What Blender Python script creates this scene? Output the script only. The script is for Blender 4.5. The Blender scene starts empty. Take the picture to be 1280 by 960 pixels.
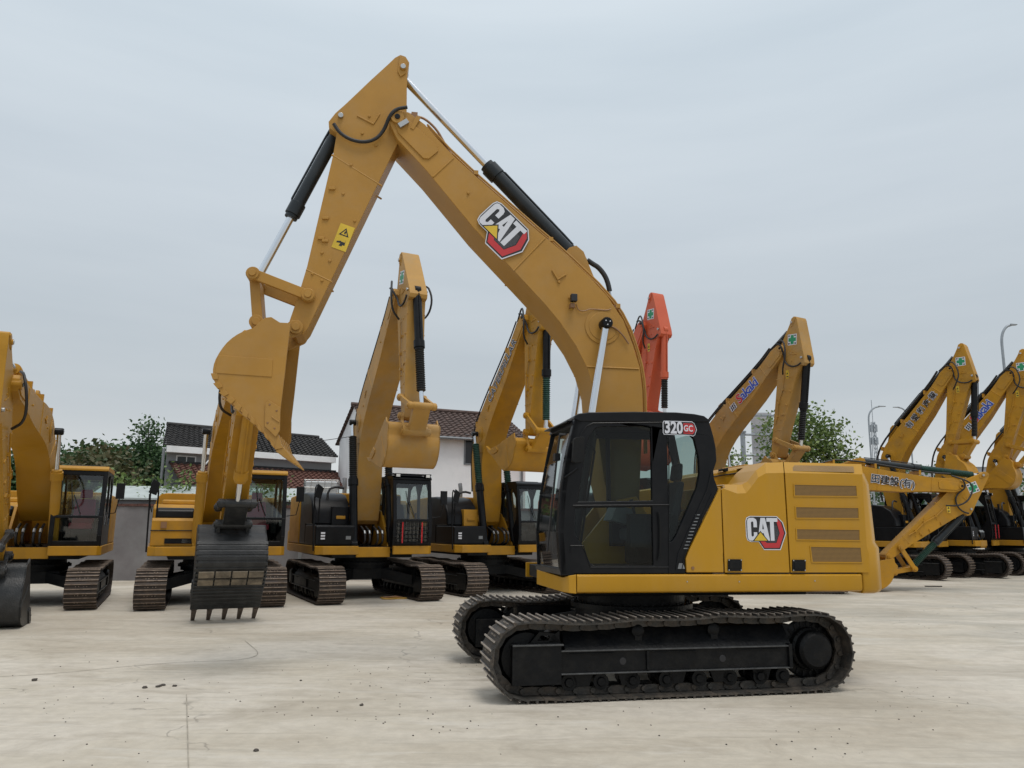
import bpy, bmesh, math, random
from mathutils import Vector, Matrix
from mathutils.geometry import tessellate_polygon
R=math.radians
scene=bpy.context.scene
COL=scene.collection
rnd=random.Random(7)

# ------------------------------------------------------------------ materials
MATS={}
def mat(name,col,rough=.5,metal=0.,var=.12,scale=4.,dirt=None,dirt_amt=0.,dirt_scale=2.,bump=0.,bscale=40.,spec=.5,stretch=None,coat=0.):
    m=bpy.data.materials.new(name); m.use_nodes=True
    nt=m.node_tree; N=nt.nodes; L=nt.links
    b=N['Principled BSDF']
    b.inputs['Roughness'].default_value=rough; b.inputs['Metallic'].default_value=metal
    b.inputs['Specular IOR Level'].default_value=spec
    if coat: b.inputs['Coat Weight'].default_value=coat; b.inputs['Coat Roughness'].default_value=.12
    tc=N.new('ShaderNodeTexCoord'); mp=N.new('ShaderNodeMapping'); L.new(tc.outputs['Object'],mp.inputs[0])
    if stretch: mp.inputs['Scale'].default_value=stretch
    n=N.new('ShaderNodeTexNoise'); n.inputs['Scale'].default_value=scale; n.inputs['Detail'].default_value=6; n.inputs['Roughness'].default_value=.6
    L.new(mp.outputs[0],n.inputs['Vector'])
    r=N.new('ShaderNodeValToRGB'); L.new(n.outputs[0],r.inputs[0])
    r.color_ramp.elements[0].position=.3; r.color_ramp.elements[1].position=.7
    r.color_ramp.elements[0].color=[c*(1-var) for c in col]+[1]
    r.color_ramp.elements[1].color=[min(1,c*(1+var)) for c in col]+[1]
    out=r.outputs[0]
    if dirt:
        n2=N.new('ShaderNodeTexNoise'); n2.inputs['Scale'].default_value=dirt_scale; n2.inputs['Detail'].default_value=8; n2.inputs['Roughness'].default_value=.7
        L.new(mp.outputs[0],n2.inputs['Vector'])
        r2=N.new('ShaderNodeValToRGB'); r2.color_ramp.elements[0].position=.45; r2.color_ramp.elements[1].position=.75
        r2.color_ramp.elements[0].color=(0,0,0,1); r2.color_ramp.elements[1].color=(dirt_amt,)*3+(1,)
        L.new(n2.outputs[0],r2.inputs[0])
        mx=N.new('ShaderNodeMix'); mx.data_type='RGBA'
        L.new(r2.outputs[0],mx.inputs[0]); L.new(out,mx.inputs[6]); mx.inputs[7].default_value=list(dirt)+[1]
        out=mx.outputs[2]
        rr=N.new('ShaderNodeMapRange'); rr.inputs[3].default_value=rough; rr.inputs[4].default_value=min(1,rough+.35)
        L.new(r2.outputs[0],rr.inputs[0]); L.new(rr.outputs[0],b.inputs['Roughness'])
    L.new(out,b.inputs['Base Color'])
    if bump:
        n3=N.new('ShaderNodeTexNoise'); n3.inputs['Scale'].default_value=bscale; n3.inputs['Detail'].default_value=5
        L.new(mp.outputs[0],n3.inputs['Vector'])
        bp=N.new('ShaderNodeBump'); bp.inputs['Strength'].default_value=bump; bp.inputs['Distance'].default_value=.02
        L.new(n3.outputs[0],bp.inputs['Height']); L.new(bp.outputs[0],b.inputs['Normal'])
    MATS[name]=m; return m

DUST=(.36,.30,.22)
Y_MAIN=mat('paint_yellow_body',(.445,.228,.012),.36,var=.06,scale=1.5,dirt=DUST,dirt_amt=.10,dirt_scale=2.6,coat=.15,spec=.25,stretch=(1,1,.35))
Y_ARM=mat('paint_yellow_arm',(.395,.207,.042),.44,var=.08,scale=1.6,dirt=DUST,dirt_amt=.16,dirt_scale=2.2,spec=.28)
Y_OLD=mat('paint_yellow_weathered',(.445,.218,.014),.45,var=.12,scale=2.,dirt=(.24,.15,.06),dirt_amt=.5,dirt_scale=2.4,spec=.3)
Y_OLD2=mat('paint_yellow_weathered_pale',(.455,.23,.02),.45,var=.12,scale=2.,dirt=(.25,.17,.08),dirt_amt=.45,dirt_scale=2.,spec=.3)
Y_FADE=mat('paint_yellow_faded',(.43,.235,.055),.5,var=.12,scale=1.6,dirt=(.33,.27,.19),dirt_amt=.5,dirt_scale=1.8,spec=.3)
ORANGE=mat('paint_orange',(.56,.095,.035),.42,var=.08,scale=2.,dirt=(.36,.11,.05),dirt_amt=.4,dirt_scale=2.)
BLACKP=mat('paint_black',(.0045,.005,.0065),.34,var=.15,scale=3.,dirt=(.035,.033,.03),dirt_amt=.2,dirt_scale=3.,spec=.22)
BLACKM=mat('paint_black_matt',(.007,.0075,.008),.6,var=.2,scale=5.,dirt=(.03,.028,.025),dirt_amt=.4,dirt_scale=3.,bump=.15,spec=.2)
UNDER=mat('undercarriage_black',(.0045,.005,.006),.42,var=.25,scale=6.,dirt=(.04,.036,.03),dirt_amt=.3,dirt_scale=5.5,bump=.3,bscale=25,spec=.18)
LIP=mat('edge_highlight_grey',(.06,.062,.064),.4,.3,var=.4,scale=12)  # lighter grey paints the highlight lines along the track frame lips
CYLG=mat('cylinder_charcoal',(.014,.019,.023),.38,var=.1,dirt=(.06,.06,.058),dirt_amt=.3,spec=.35)
SHOE=mat('track_shoe_steel',(.045,.042,.038),.5,.35,var=.35,scale=9.,dirt=(.13,.10,.075),dirt_amt=.9,dirt_scale=7.,bump=.4,bscale=30)
SHOEW=mat('grouser_worn_steel',(.42,.37,.32),.42,.5,var=.25,scale=12.,dirt=(.14,.10,.08),dirt_amt=.7,dirt_scale=9.)
SHOE_O=mat('track_shoe_rusty',(.045,.034,.028),.65,.2,var=.3,scale=9.,dirt=(.11,.08,.058),dirt_amt=.9,dirt_scale=6.,bump=.4,bscale=30)
SHOEW_O=mat('grouser_rusty',(.23,.175,.135),.6,.3,var=.3,scale=12.,dirt=(.06,.042,.03),dirt_amt=.8,dirt_scale=9.)
CHROME=mat('chrome_rod',(.72,.74,.77),.16,1.,var=.03)
STEEL=mat('bare_steel',(.45,.45,.44),.35,.9,var=.1)
RUBBER=mat('rubber_black',(.012,.012,.013),.5,var=.2,dirt=(.06,.05,.05),dirt_amt=.3)
BOOTB=mat('rubber_boot_black',(.016,.017,.018),.55,var=.2)
BOOTG=mat('rubber_boot_green',(.012,.055,.04),.55,var=.2,dirt=(.05,.09,.075),dirt_amt=.6,dirt_scale=8)
PIPE=mat('copper_brown_pipe',(.25,.13,.06),.45,.1)
SEAT=mat('seat_fabric',(.03,.03,.034),.8,var=.2)
SEATR=mat('seat_fabric_red',(.38,.03,.06),.8,var=.2)
RED=mat('red_paint',(.55,.015,.02),.45)
WHITEP=mat('white_paint',(.75,.76,.76),.5,var=.03)
WHITE2=mat('sticker_white',(.62,.63,.68),.45,var=.02)
BLUE=mat('sticker_blue',(.03,.08,.45),.45)
GREEN=mat('sticker_green',(.015,.25,.11),.45)
LREDD=mat('sticker_red',(.50,.03,.035),.45)
LBLACK=mat('sticker_black',(.012,.012,.015),.45)
LDARK=mat('sticker_dark_grey',(.045,.045,.052),.5,var=.5,scale=90)
LYEL=mat('sticker_yellow',(.62,.42,.03),.45)
LAMP=mat('lamp_lens',(.7,.7,.68),.2,var=.02)
BUCKD=mat('bucket_black_worn',(.016,.017,.018),.42,var=.2,dirt=(.10,.10,.10),dirt_amt=.35,dirt_scale=5.,bump=.3)
BUCKW=mat('bucket_worn_plate',(.20,.165,.12),.6,.0,var=.3,scale=6.,dirt=(.015,.015,.016),dirt_amt=1.,dirt_scale=3.2)
TOOTHD=mat('tooth_worn',(.13,.10,.08),.5,.3,var=.35,scale=9.)
GREYM=mat('metal_grey',(.22,.23,.24),.45,.5)
HOUSEG=mat('hood_grey',(.09,.095,.10),.4,var=.1,dirt=(.2,.18,.15),dirt_amt=.3)

def vent_mat(name,a,b,scale=260):
    m=bpy.data.materials.new(name); m.use_nodes=True; nt=m.node_tree; N=nt.nodes; L=nt.links
    bs=N['Principled BSDF']; bs.inputs['Roughness'].default_value=.6
    tc=N.new('ShaderNodeTexCoord'); v=N.new('ShaderNodeTexVoronoi'); v.inputs['Scale'].default_value=scale; v.inputs['Randomness'].default_value=0
    L.new(tc.outputs['Object'],v.inputs['Vector'])
    r=N.new('ShaderNodeValToRGB'); r.color_ramp.elements[0].position=.32; r.color_ramp.elements[1].position=.42
    r.color_ramp.elements[0].color=list(a)+[1]; r.color_ramp.elements[1].color=list(b)+[1]
    L.new(v.outputs['Distance'],r.inputs[0]); L.new(r.outputs[0],bs.inputs['Base Color'])
    return m
VENT=vent_mat('perforated_vent',(.08,.045,.016),(.25,.14,.035),70)

def glass_mat(name,tint,refl=1.0,rough=.03,base=.04):
    m=bpy.data.materials.new(name); m.use_nodes=True; nt=m.node_tree; N=nt.nodes; L=nt.links
    N.remove(N['Principled BSDF'])
    t=N.new('ShaderNodeBsdfTransparent'); t.inputs[0].default_value=list(tint)+[1]
    g=N.new('ShaderNodeBsdfGlossy'); g.inputs['Roughness'].default_value=rough; g.inputs[0].default_value=(refl,refl,refl,1)
    f=N.new('ShaderNodeLayerWeight'); f.inputs[0].default_value=.5
    pw=N.new('ShaderNodeMath'); pw.operation='POWER'; pw.inputs[1].default_value=4.5; L.new(f.outputs['Facing'],pw.inputs[0])
    mr=N.new('ShaderNodeMapRange'); mr.inputs[3].default_value=base; mr.inputs[4].default_value=.9; L.new(pw.outputs[0],mr.inputs[0])
    mx=N.new('ShaderNodeMixShader'); L.new(mr.outputs[0],mx.inputs[0]); L.new(t.outputs[0],mx.inputs[1]); L.new(g.outputs[0],mx.inputs[2])
    L.new(mx.outputs[0],N['Material Output'].inputs[0]); return m
GLASS=glass_mat('cab_glass_tinted',(.50,.61,.59),base=.022)
GLASSF=glass_mat('cab_glass_far',(.60,.68,.66),base=.01)
GLASSC=glass_mat('cab_glass_clear',(.66,.74,.72),base=.07)
GLASSD=glass_mat('window_glass_dark',(.22,.26,.27),1.)

# ------------------------------------------------------------------ mesh builder
class MB:
    def __init__(s): s.v=[];s.f=[];s.m=[];s.mats=[]
    def mi(s,m):
        if m is None: m=s.mats[0] if s.mats else None
        if m not in s.mats: s.mats.append(m)
        return s.mats.index(m)
    def add(s,vs,fs,m=None):
        o=len(s.v); k=s.mi(m); s.v+= [tuple(p) for p in vs]
        for f in fs: s.f.append(tuple(i+o for i in f)); s.m.append(k)
        return s
    def prism(s,poly,v0,v1,m=None,holes=(),axis='v'):
        """outline in (u,z), extruded along v; holes cut through"""
        loops=[list(poly)]+[list(h) for h in holes]
        mk={'v':lambda p,t:(p[0],t,p[1]),'z':lambda p,t:(p[0],p[1],t),'u':lambda p,t:(t,p[0],p[1])}[axis]
        flat=[p for l in loops for p in l]; n=len(flat)
        tris=tessellate_polygon([[Vector((p[0],p[1],0)) for p in l] for l in loops])
        vs=[mk(p,v0) for p in flat]+[mk(p,v1) for p in flat]
        fs=[]
        if len(loops)==1: fs+=[tuple(range(n)),tuple(range(2*n-1,n-1,-1))]
        else:
            for t in tris: fs+=[tuple(t),tuple(i+n for i in reversed(t))]
        o=0
        for l in loops:
            k=len(l)
            for i in range(k):
                a,b=o+i,o+(i+1)%k; fs.append((b,a,a+n,b+n))
            o+=k
        return s.add(vs,fs,m)
    def box(s,a,b,m=None):
        x0,y0,z0=[min(a[i],b[i]) for i in range(3)]; x1,y1,z1=[max(a[i],b[i]) for i in range(3)]
        vs=[(x0,y0,z0),(x1,y0,z0),(x1,y1,z0),(x0,y1,z0),(x0,y0,z1),(x1,y0,z1),(x1,y1,z1),(x0,y1,z1)]
        return s.add(vs,[(3,2,1,0),(4,5,6,7),(0,1,5,4),(1,2,6,5),(2,3,7,6),(3,0,4,7)],m)
    def hexa(s,vs,m=None):
        return s.add(vs,[(3,2,1,0),(4,5,6,7),(0,1,5,4),(1,2,6,5),(2,3,7,6),(3,0,4,7)],m)
    def tube(s,pts,r,m=None,n=10,caps=True):
        pts=[Vector(p) for p in pts]; rs=r if isinstance(r,(list,tuple)) else [r]*len(pts)
        vs=[];fs=[];prev=None
        for i,p in enumerate(pts):
            d=(pts[min(i+1,len(pts)-1)]-pts[max(i-1,0)])
            if d.length<1e-9: d=Vector((0,0,1))
            d.normalize()
            if prev is None:
                a=Vector((0,0,1)) if abs(d.z)<.9 else Vector((1,0,0)); x=d.cross(a).normalized()
            else: x=(prev-d*prev.dot(d)).normalized()
            prev=x; y=d.cross(x)
            for k in range(n):
                t=2*math.pi*k/n; vs.append(p+(x*math.cos(t)+y*math.sin(t))*rs[i])
        for i in range(len(pts)-1):
            for k in range(n):
                a=i*n+k;b=i*n+(k+1)%n; fs.append((a,b,b+n,a+n))
        if caps: fs+=[tuple(range(n-1,-1,-1)),tuple(range((len(pts)-1)*n,len(pts)*n))]
        return s.add(vs,fs,m)
    def cyl(s,a,b,r,m=None,n=20): return s.tube([a,b],r,m,n)
    def bellows(s,a,b,r,m=None,pitch=.05,n=14):
        a,b=Vector(a),Vector(b); k=max(4,int((b-a).length/pitch)); pts=[];rs=[]
        for i in range(2*k+1): pts.append(a.lerp(b,i/(2*k))); rs.append(r if i%2 else r*.72)
        return s.tube(pts,rs,m,n)
    def obj(s,name,parent=None,bevel=0.,smooth=35,segs=2,rot=0.,label=None,kind=None,ngon_fix=True):
        me=bpy.data.meshes.new(name); me.from_pydata(s.v,[],s.f)
        for m in s.mats: me.materials.append(m)
        me.polygons.foreach_set('material_index',s.m)
        bm=bmesh.new(); bm.from_mesh(me); bmesh.ops.recalc_face_normals(bm,faces=bm.faces[:]); bm.to_mesh(me); bm.free()
        me.polygons.foreach_set('use_smooth',[True]*len(me.polygons))
        me.set_sharp_from_angle(angle=R(smooth)); me.update()
        o=bpy.data.objects.new(name,me); COL.objects.link(o)
        if parent: o.parent=parent
        if bevel:
            b=o.modifiers.new('bevel','BEVEL'); b.width=bevel; b.segments=segs; b.limit_method='ANGLE'; b.angle_limit=R(40); b.use_clamp_overlap=True
            b.harden_normals=True
        if rot: o.rotation_euler=(0,0,rot)
        if label: o['label']=label
        if kind: o['kind']=kind
        return o
def empty(name,loc,th,label,cat,group=None,scale=1.):
    o=bpy.data.objects.new(name,None); COL.objects.link(o); o.location=loc; o.rotation_euler=(0,0,th); o.scale=(scale,)*3
    o.empty_display_size=.3
    o['label']=label;o['category']=cat
    if group:o['group']=group
    return o
def tag(o,label,cat,group=None,kind=None):
    if label:o['label']=label
    if cat:o['category']=cat
    if group:o['group']=group
    if kind:o['kind']=kind
    return o

# ------------------------------------------------------------------ camera model (used to lift traced outlines onto planes at their real distance)
FPX=961.;CXP,CYP=640.,480.;CAMH=1.78;PITCH=math.atan(177/961);ROLL=R(.5)
def ray(px,py):
    a=px-CXP;b=CYP-py;c,s=math.cos(ROLL),math.sin(ROLL);x=(a*c-b*s)/FPX;y=(a*s+b*c)/FPX
    cp,sp=math.cos(PITCH),math.sin(PITCH); return (x,cp-y*sp,sp+y*cp)
def at(px,py,Y):
    r=ray(px,py);t=Y/r[1];return Vector((r[0]*t,Y,CAMH+r[2]*t))
def ground(px,py):
    r=ray(px,py);t=-CAMH/r[2];return Vector((r[0]*t,r[1]*t,0))
MC=(1.524,10.02);MT=R(10)
def U(px,py,v):
    """photo trace -> (u,z) on the vertical plane v of the near excavator"""
    r=ray(px,py);c,s=math.cos(MT),math.sin(MT)
    t=(v-MC[0]*s+MC[1]*c)/(-r[0]*s+r[1]*c);X,Y,Z=r[0]*t,r[1]*t,CAMH+r[2]*t
    return ((X-MC[0])*c+(Y-MC[1])*s,Z)

cam=bpy.data.cameras.new('camera'); co=bpy.data.objects.new('camera',cam); COL.objects.link(co)
cam.sensor_width=36; cam.lens=36*FPX/1280; cam.clip_end=3000; cam.clip_start=.1
co.location=(0,0,CAMH)
co.matrix_world=Matrix.Translation((0,0,CAMH))@Matrix.Rotation(math.pi/2+PITCH,4,'X')@Matrix.Rotation(ROLL,4,'Z')
scene.camera=co

# ------------------------------------------------------------------ 2D helpers
def rotp(p,c,a):
    x,z=p[0]-c[0],p[1]-c[1];return (c[0]+x*math.cos(a)-z*math.sin(a),c[1]+x*math.sin(a)+z*math.cos(a))
def arc(cx,cz,r,a0,a1,n=8):
    return [(cx+r*math.cos(R(a0+(a1-a0)*i/n)),cz+r*math.sin(R(a0+(a1-a0)*i/n))) for i in range(n+1)]
def smooth_poly(pts,it=1,closed=True,keep=()):
    for _ in range(it):
        o=[];n=len(pts)
        for i in range(n if closed else n-1):
            a,b=pts[i],pts[(i+1)%n]
            o+=[tuple(a[k]*.75+b[k]*.25 for k in range(len(a))),tuple(a[k]*.25+b[k]*.75 for k in range(len(a)))]
        if not closed:o=[tuple(pts[0])]+o+[tuple(pts[-1])]
        pts=o
    return pts
def rrect(x0,z0,x1,z1,r,n=4):
    return arc(x1-r,z1-r,r,0,90,n)+arc(x0+r,z1-r,r,90,180,n)+arc(x0+r,z0+r,r,180,270,n)+arc(x1-r,z0+r,r,270,360,n)

def text_data(body,size=1.,offset=0.,spacing=1.):
    cu=bpy.data.curves.new('t','FONT'); cu.body=body; cu.size=size; cu.offset=offset; cu.space_character=spacing
    cu.align_x='CENTER'; cu.align_y='CENTER'; cu.resolution_u=3
    o=bpy.data.objects.new('t',cu); COL.objects.link(o)
    dg=bpy.context.evaluated_depsgraph_get(); me=o.evaluated_get(dg).to_mesh()
    vs=[v.co.copy() for v in me.vertices]; fs=[tuple(p.vertices) for p in me.polygons]
    o.evaluated_get(dg).to_mesh_clear(); bpy.data.objects.remove(o); bpy.data.curves.remove(cu)
    return vs,fs
class Decal:
    """flat stacked lettering on a plane v=const; side=-1 faces -v, +1 faces +v"""
    def __init__(s,c,ang,v,side,scale=1.):
        s.c=c;s.a=ang;s.v=v;s.side=side;s.k=scale;s.mb=MB()
    def mp(s,x,y,l):
        x*=s.k;y*=s.k
        X=x*math.cos(s.a)-y*math.sin(s.a);Y=x*math.sin(s.a)+y*math.cos(s.a)
        if s.side>0:X=-X
        return (s.c[0]+X,s.v+s.side*l*.0012,s.c[1]+Y)
    def poly(s,pts,l,m,holes=()):
        loops=[pts]+list(holes); flat=[p for q in loops for p in q]
        tr=tessellate_polygon([[Vector((p[0],p[1],0)) for p in q] for q in loops])
        s.mb.add([s.mp(p[0],p[1],l) for p in flat],[tuple(t) for t in tr],m)
    def text(s,body,x,y,size,l,m,offset=0.,spacing=1.,sx=1.):
        vs,fs=text_data(body,size,offset,spacing)
        s.mb.add([s.mp(x+v.x*sx,y+v.y,l) for v in vs],fs,m)
    def obj(s,name,parent,label=None):return s.mb.obj(name,parent,label=label)

def maker_logo(c,ang,v,side,width,parent):
    d=Decal(c,ang,v,side,width/100.)
    hx=[(44,-28),(52,-45),(82,-45),(101,-12),(86,22),(60,22)]
    o=[(0,22),(3,31),(12,35),(88,35),(104,20),(112,-8),(94,-50),(48,-50),(34,-30),(12,-30),(3,-26),(0,-16)]
    o=[(p[0]-52,p[1]) for p in o]
    d.poly([(p[0]*1.04,p[1]*1.05) for p in o],1,WHITE2)
    d.poly(o,2,LBLACK)
    sh=lambda q:[(a-52,b) for a,b in q]
    d.poly(sh([(38,-30),(49,-47),(92,-47),(108,-8),(100,20),(89,31),(88,20),(95,-8),(84,-34),(56,-34),(52,-30)]),3,LREDD)
    d.poly(sh([(52,-30),(57,-33),(83,-33),(93,-8),(87,12),(60,12)]),3,LDARK)
    C=[(8,32),(20,32),(27,28),(29,22),(29,8),(19,8),(19,20),(16,23),(13,20),(13,-14),(16,-18),(19,-14),(29,-5),(29,-10),(22,-18),(16,-28),(8,-27),(3,-22),(2,-16),(2,22),(4,28)]
    C=[(9,32),(21,32),(28,28),(30,22),(30,7),(20,7),(20,20),(17,23),(13,20),(13,-15),(16,-18),(20,-15),(20,-6),(30,-6),(30,-14),(20,-28),(9,-28),(4,-25),(2,-18),(2,22),(4,29)]
    d.poly(sh(C),4,WHITE2)
    d.poly(sh([(41,32),(54,32),(66,-28),(56,-28),(48,-8),(46,-8),(34,-20),(32,-20)]),4,WHITE2,[sh([(47,18),(50,2),(45,2)])])
    d.poly(sh([(58,32),(90,32),(90,22),(79,22),(79,-28),(68,-28),(68,22),(58,22)]),4,WHITE2)
    d.poly(sh([(16,-29),(62,-29),(39,-2)]),5,LBLACK)
    d.poly(sh([(20,-28),(58,-28),(39,-6)]),6,LYEL)
    return d.obj('logo_sticker',parent)

def cross_sticker(c,ang,v,side,size,parent):
    d=Decal(c,ang,v,side,size)
    d.poly([(-.5,-.5),(.5,-.5),(.5,.5),(-.5,.5)],1,WHITE2)
    w=.17;q=.42
    d.poly([(-w,-q),(w,-q),(w,-w),(q,-w),(q,w),(w,w),(w,q),(-w,q),(-w,w),(-q,w),(-q,-w),(-w,-w)],2,GREEN)
    for x,y in ((-.36,.36),(.32,.36),(-.36,-.36),(.34,-.36)): d.poly([(x-.09,y-.06),(x+.09,y-.06),(x+.09,y+.06),(x-.09,y+.06)],2,LBLACK)
    return d.obj('safety_sticker',parent)

# ------------------------------------------------------------------ track
def track_path():
    p=[]
    p+=[(-1.5,.012)]+[(x,0) for x in (-1.25,-1.0,-.5,0,.5,1.0,1.3)]+[(1.5,.01)]
    p+=arc(1.66,.435,.43,-78,80,12)
    p+=[(1.45,.865),(1.15,.84),(.8,.85),(.5,.865),(.2,.835),(0,.83),(-.25,.835),(-.45,.84),(-.8,.81),(-1.15,.80),(-1.4,.82)]
    p+=arc(-1.655,.42,.42,98,258,12)
    return p
def build_belt(name,plate,worn,parent,v0,v1,rot,n=49,detail=True,lv=None):
    P=track_path();L=[0]
    for i in range(len(P)):
        a,b=P[i],P[(i+1)%len(P)];L.append(L[-1]+math.dist(a,b))
    tot=L[-1];pitch=tot/n
    def pos(s):
        s%=tot
        for i in range(len(P)):
            if L[i+1]>=s:
                t=(s-L[i])/(L[i+1]-L[i]);a,b=P[i],P[(i+1)%len(P)];return (a[0]+(b[0]-a[0])*t,a[1]+(b[1]-a[1])*t)
    m=MB();m.mi(plate);m.mi(worn)
    vm=(v0+v1)/2
    for k in range(n):
        a=pos(k*pitch);b=pos((k+1)*pitch)
        d=Vector((b[0]-a[0],b[1]-a[1])).normalized();nn=Vector((d.y,-d.x))   # outward (path is ccw)
        def q(x,h):return (a[0]+d.x*x*pitch+nn.x*h,a[1]+d.y*x*pitch+nn.y*h)
        jit=rnd.uniform(-.004,.004)
        m.prism([q(.03,-.040),q(.97,-.040),q(1.03,-.030),q(1.03,-.020),q(-.0,-.026),q(-.0,-.034)],v0+jit,v1+jit,plate)
        for gx,gh in ((.10,0.),(.60,0.)):
            m.prism([q(gx-.05,-.026),q(gx+.12,-.026),q(gx+.08,gh+.000),q(gx-.01,gh+.000)],v0+jit,v1+jit,plate)
            m.prism([q(gx-.02,gh-.001),q(gx+.09,gh-.001),q(gx+.075,gh+.006),q(gx-.005,gh+.006)],v0+jit+.003,v1+jit-.003,worn)
        if detail:
            for vv in (vm-.1,vm-.045,vm+.045,vm+.1):
                c0=q(.36,-.028);c1=q(.36,-.010);m.cyl((c0[0],vv,c0[1]),(c1[0],vv,c1[1]),.011,worn,6)
        # chain links
        for sv in (-1,1):
            w0=vm+sv*.075;w1=vm+sv*.115
            m.prism([q(.05,-.042),q(.95,-.042),q(1.08,-.075),q(1.05,-.115),q(.55,-.125),q(.1,-.12),q(-.05,-.10)],w0+ (.004 if k%2 else -.004),w1+(.004 if k%2 else -.004),plate)
        if detail:
            c=q(0,-.085);m.cyl((c[0],vm-.14,c[1]),(c[0],vm+.14,c[1]),.028,plate,10)
    return m.obj(name,parent,rot=rot,smooth=30)

def undercarriage(root,rot,shoe,worn,far_detail=True,hub_mat=None):
    for side in (-1,1):
        out=1.49*side; inn=.89*side; v0,v1=min(out,inn),max(out,inn); vm=(v0+v1)/2
        f=MB()
        # track frame: box beam, sloped top, recoil block, brackets
        o=side
        f.prism([(1.3,.27),(1.3,.50),(-1.3,.50),(-1.3,.27)],o*1.0,o*1.40,UNDER)
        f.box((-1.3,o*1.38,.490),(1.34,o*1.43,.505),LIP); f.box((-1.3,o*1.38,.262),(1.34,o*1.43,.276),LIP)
        f.prism([(o*1.38,.50),(o*1.22,.70),(o*1.0,.72),(o*1.0,.50)],-1.25,1.36,UNDER,axis='u');f.prism([(1.2,.28),(1.46,.28),(1.40,.44),(1.46,.70),(1.2,.70)],o*1.0,o*1.2,UNDER)
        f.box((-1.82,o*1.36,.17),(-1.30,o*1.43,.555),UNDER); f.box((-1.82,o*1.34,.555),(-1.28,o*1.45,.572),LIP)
        f.box((-1.82,o*.95,.20),(-1.30,o*1.02,.555),UNDER);f.prism([(-1.3,.28),(-1.3,.70),(-1.42,.62),(-1.42,.28)],o*1.0,o*1.36,UNDER)
        f.prism([(-1.62,.575),(-1.28,.575),(-1.36,.67),(-1.52,.69)],o*1.30,o*1.36,UNDER,holes=[[(-1.54,.60),(-1.38,.60),(-1.42,.65),(-1.50,.65)]])
        for x0,x1 in ((-1.22,-.72),(-.28,.2),(.72,1.2)):
            f.box((x0,o*1.40,.462),(x1,o*1.415,.472),UNDER)
            f.prism([(x0-.04,.485),(x0,.462),(x0+.02,.462),(x0,.485)],o*1.40,o*1.415,UNDER)
        f.box((-.36,o*1.40,.29),(-.33,o*1.425,.48),UNDER)
        f.box((1.30,o*1.36,.27),(1.34,o*1.435,.52),UNDER)
        for x in (-1.05,-.55,0,.5,1.0): f.prism([(x-.12,.27),(x+.12,.27),(x+.07,.13),(x-.07,.13)],o*1.33,o*1.36,UNDER)
        for x in (-.62,.52): f.cyl((x,o*1.396,.38),(x,o*1.403,.38),.037,LBLACK,16)
        fo=f.obj('track_frame',root,.006,rot=rot)
        # idler and sprocket
        i=MB();i.tube([(-1.65,vm-.11,.42),(-1.65,vm-.09,.42),(-1.65,vm-.05,.42),(-1.65,vm+.05,.42),(-1.65,vm+.09,.42),(-1.65,vm+.11,.42)],[.1,.255,.275,.275,.255,.1],UNDER,28)
        i.tube([(-1.65,vm-.075,.42),(-1.65,vm-.035,.42),(-1.65,vm+.035,.42),(-1.65,vm+.075,.42)],[.235,.30,.30,.235],UNDER,28)
        i.obj('idler_wheel',root,rot=rot)
        s=MB();pts=[]
        for k in range(21):
            a=2*math.pi*k/21
            for da,r in ((-.09,.235),(-.04,.295),(.04,.295),(.09,.235)):pts.append((1.66+(r+.015)*math.cos(a+da),.435+(r+.015)*math.sin(a+da)))
        s.prism(pts,vm-.03,vm+.03,UNDER)
        s.tube([(1.66,vm,.435),(1.66,o*1.20,.435),(1.66,o*1.28,.435),(1.66,o*1.30,.435),(1.66,o*1.38,.435),(1.66,o*1.42,.435),(1.66,o*1.425,.435)],[.22,.235,.235,.205,.205,.17,.0],UNDER,30)
        s.tube([(1.66,o*1.16,.435),(1.66,o*1.17,.435),(1.66,o*1.20,.435),(1.66,o*1.21,.435)],[.30,.325,.325,.30],UNDER,32)
        for k in range(16):
            a=2*math.pi*k/16;x,z=1.66+.222*math.cos(a),.435+.222*math.sin(a);s.cyl((x,o*1.27,z),(x,o*1.295,z),.012,UNDER,6)
        s.obj('drive_sprocket',root,.004,rot=rot)
        # rollers
        for x in (-1.2,-.85,-.5,-.12,.26,.62,.98,1.25):
            r=MB();r.tube([(x,vm-.19,.175),(x,vm-.17,.175),(x,vm-.17,.175),(x,vm-.06,.175),(x,vm-.05,.175),(x,vm+.05,.175),(x,vm+.06,.175),(x,vm+.17,.175),(x,vm+.19,.175)],[.04,.05,.085,.085,.07,.07,.085,.085,.04],UNDER,16)
            r.obj('track_roller',root,rot=rot)
        for x in (-.41,.47):
            r=MB();r.tube([(x,vm-.14,.67),(x,vm-.12,.67),(x,vm+.12,.67),(x,vm+.14,.67)],[.04,.07,.07,.04],UNDER,16);r.box((x-.04,vm-.1,.5),(x+.04,vm-.13,.68),UNDER);r.obj('carrier_roller',root,rot=rot)
        build_belt('track_belt',shoe,worn,root,v0,v1,rot,detail=True)
    x=MB()
    x.box((-.62,-.62,.46),(.62,.62,.72),UNDER)
    for su in (-1,1):
        for sv in (-1,1):
            x.hexa([(su*.15,sv*.35,.48),(su*.62,sv*.35,.48),(su*1.05,sv*1.02,.32),(su*.55,sv*1.02,.32),(su*.15,sv*.35,.74),(su*.62,sv*.35,.72),(su*1.05,sv*1.02,.56),(su*.55,sv*1.02,.58)],UNDER)
    x.obj('centre_frame',root,.01,rot=rot)
    t=MB();t.tube([(0,0,.72),(0,0,.80),(0,0,.80),(0,0,.86),(0,0,.86),(0,0,.985)],[.70,.70,.76,.76,.66,.66],UNDER,40)
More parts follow.
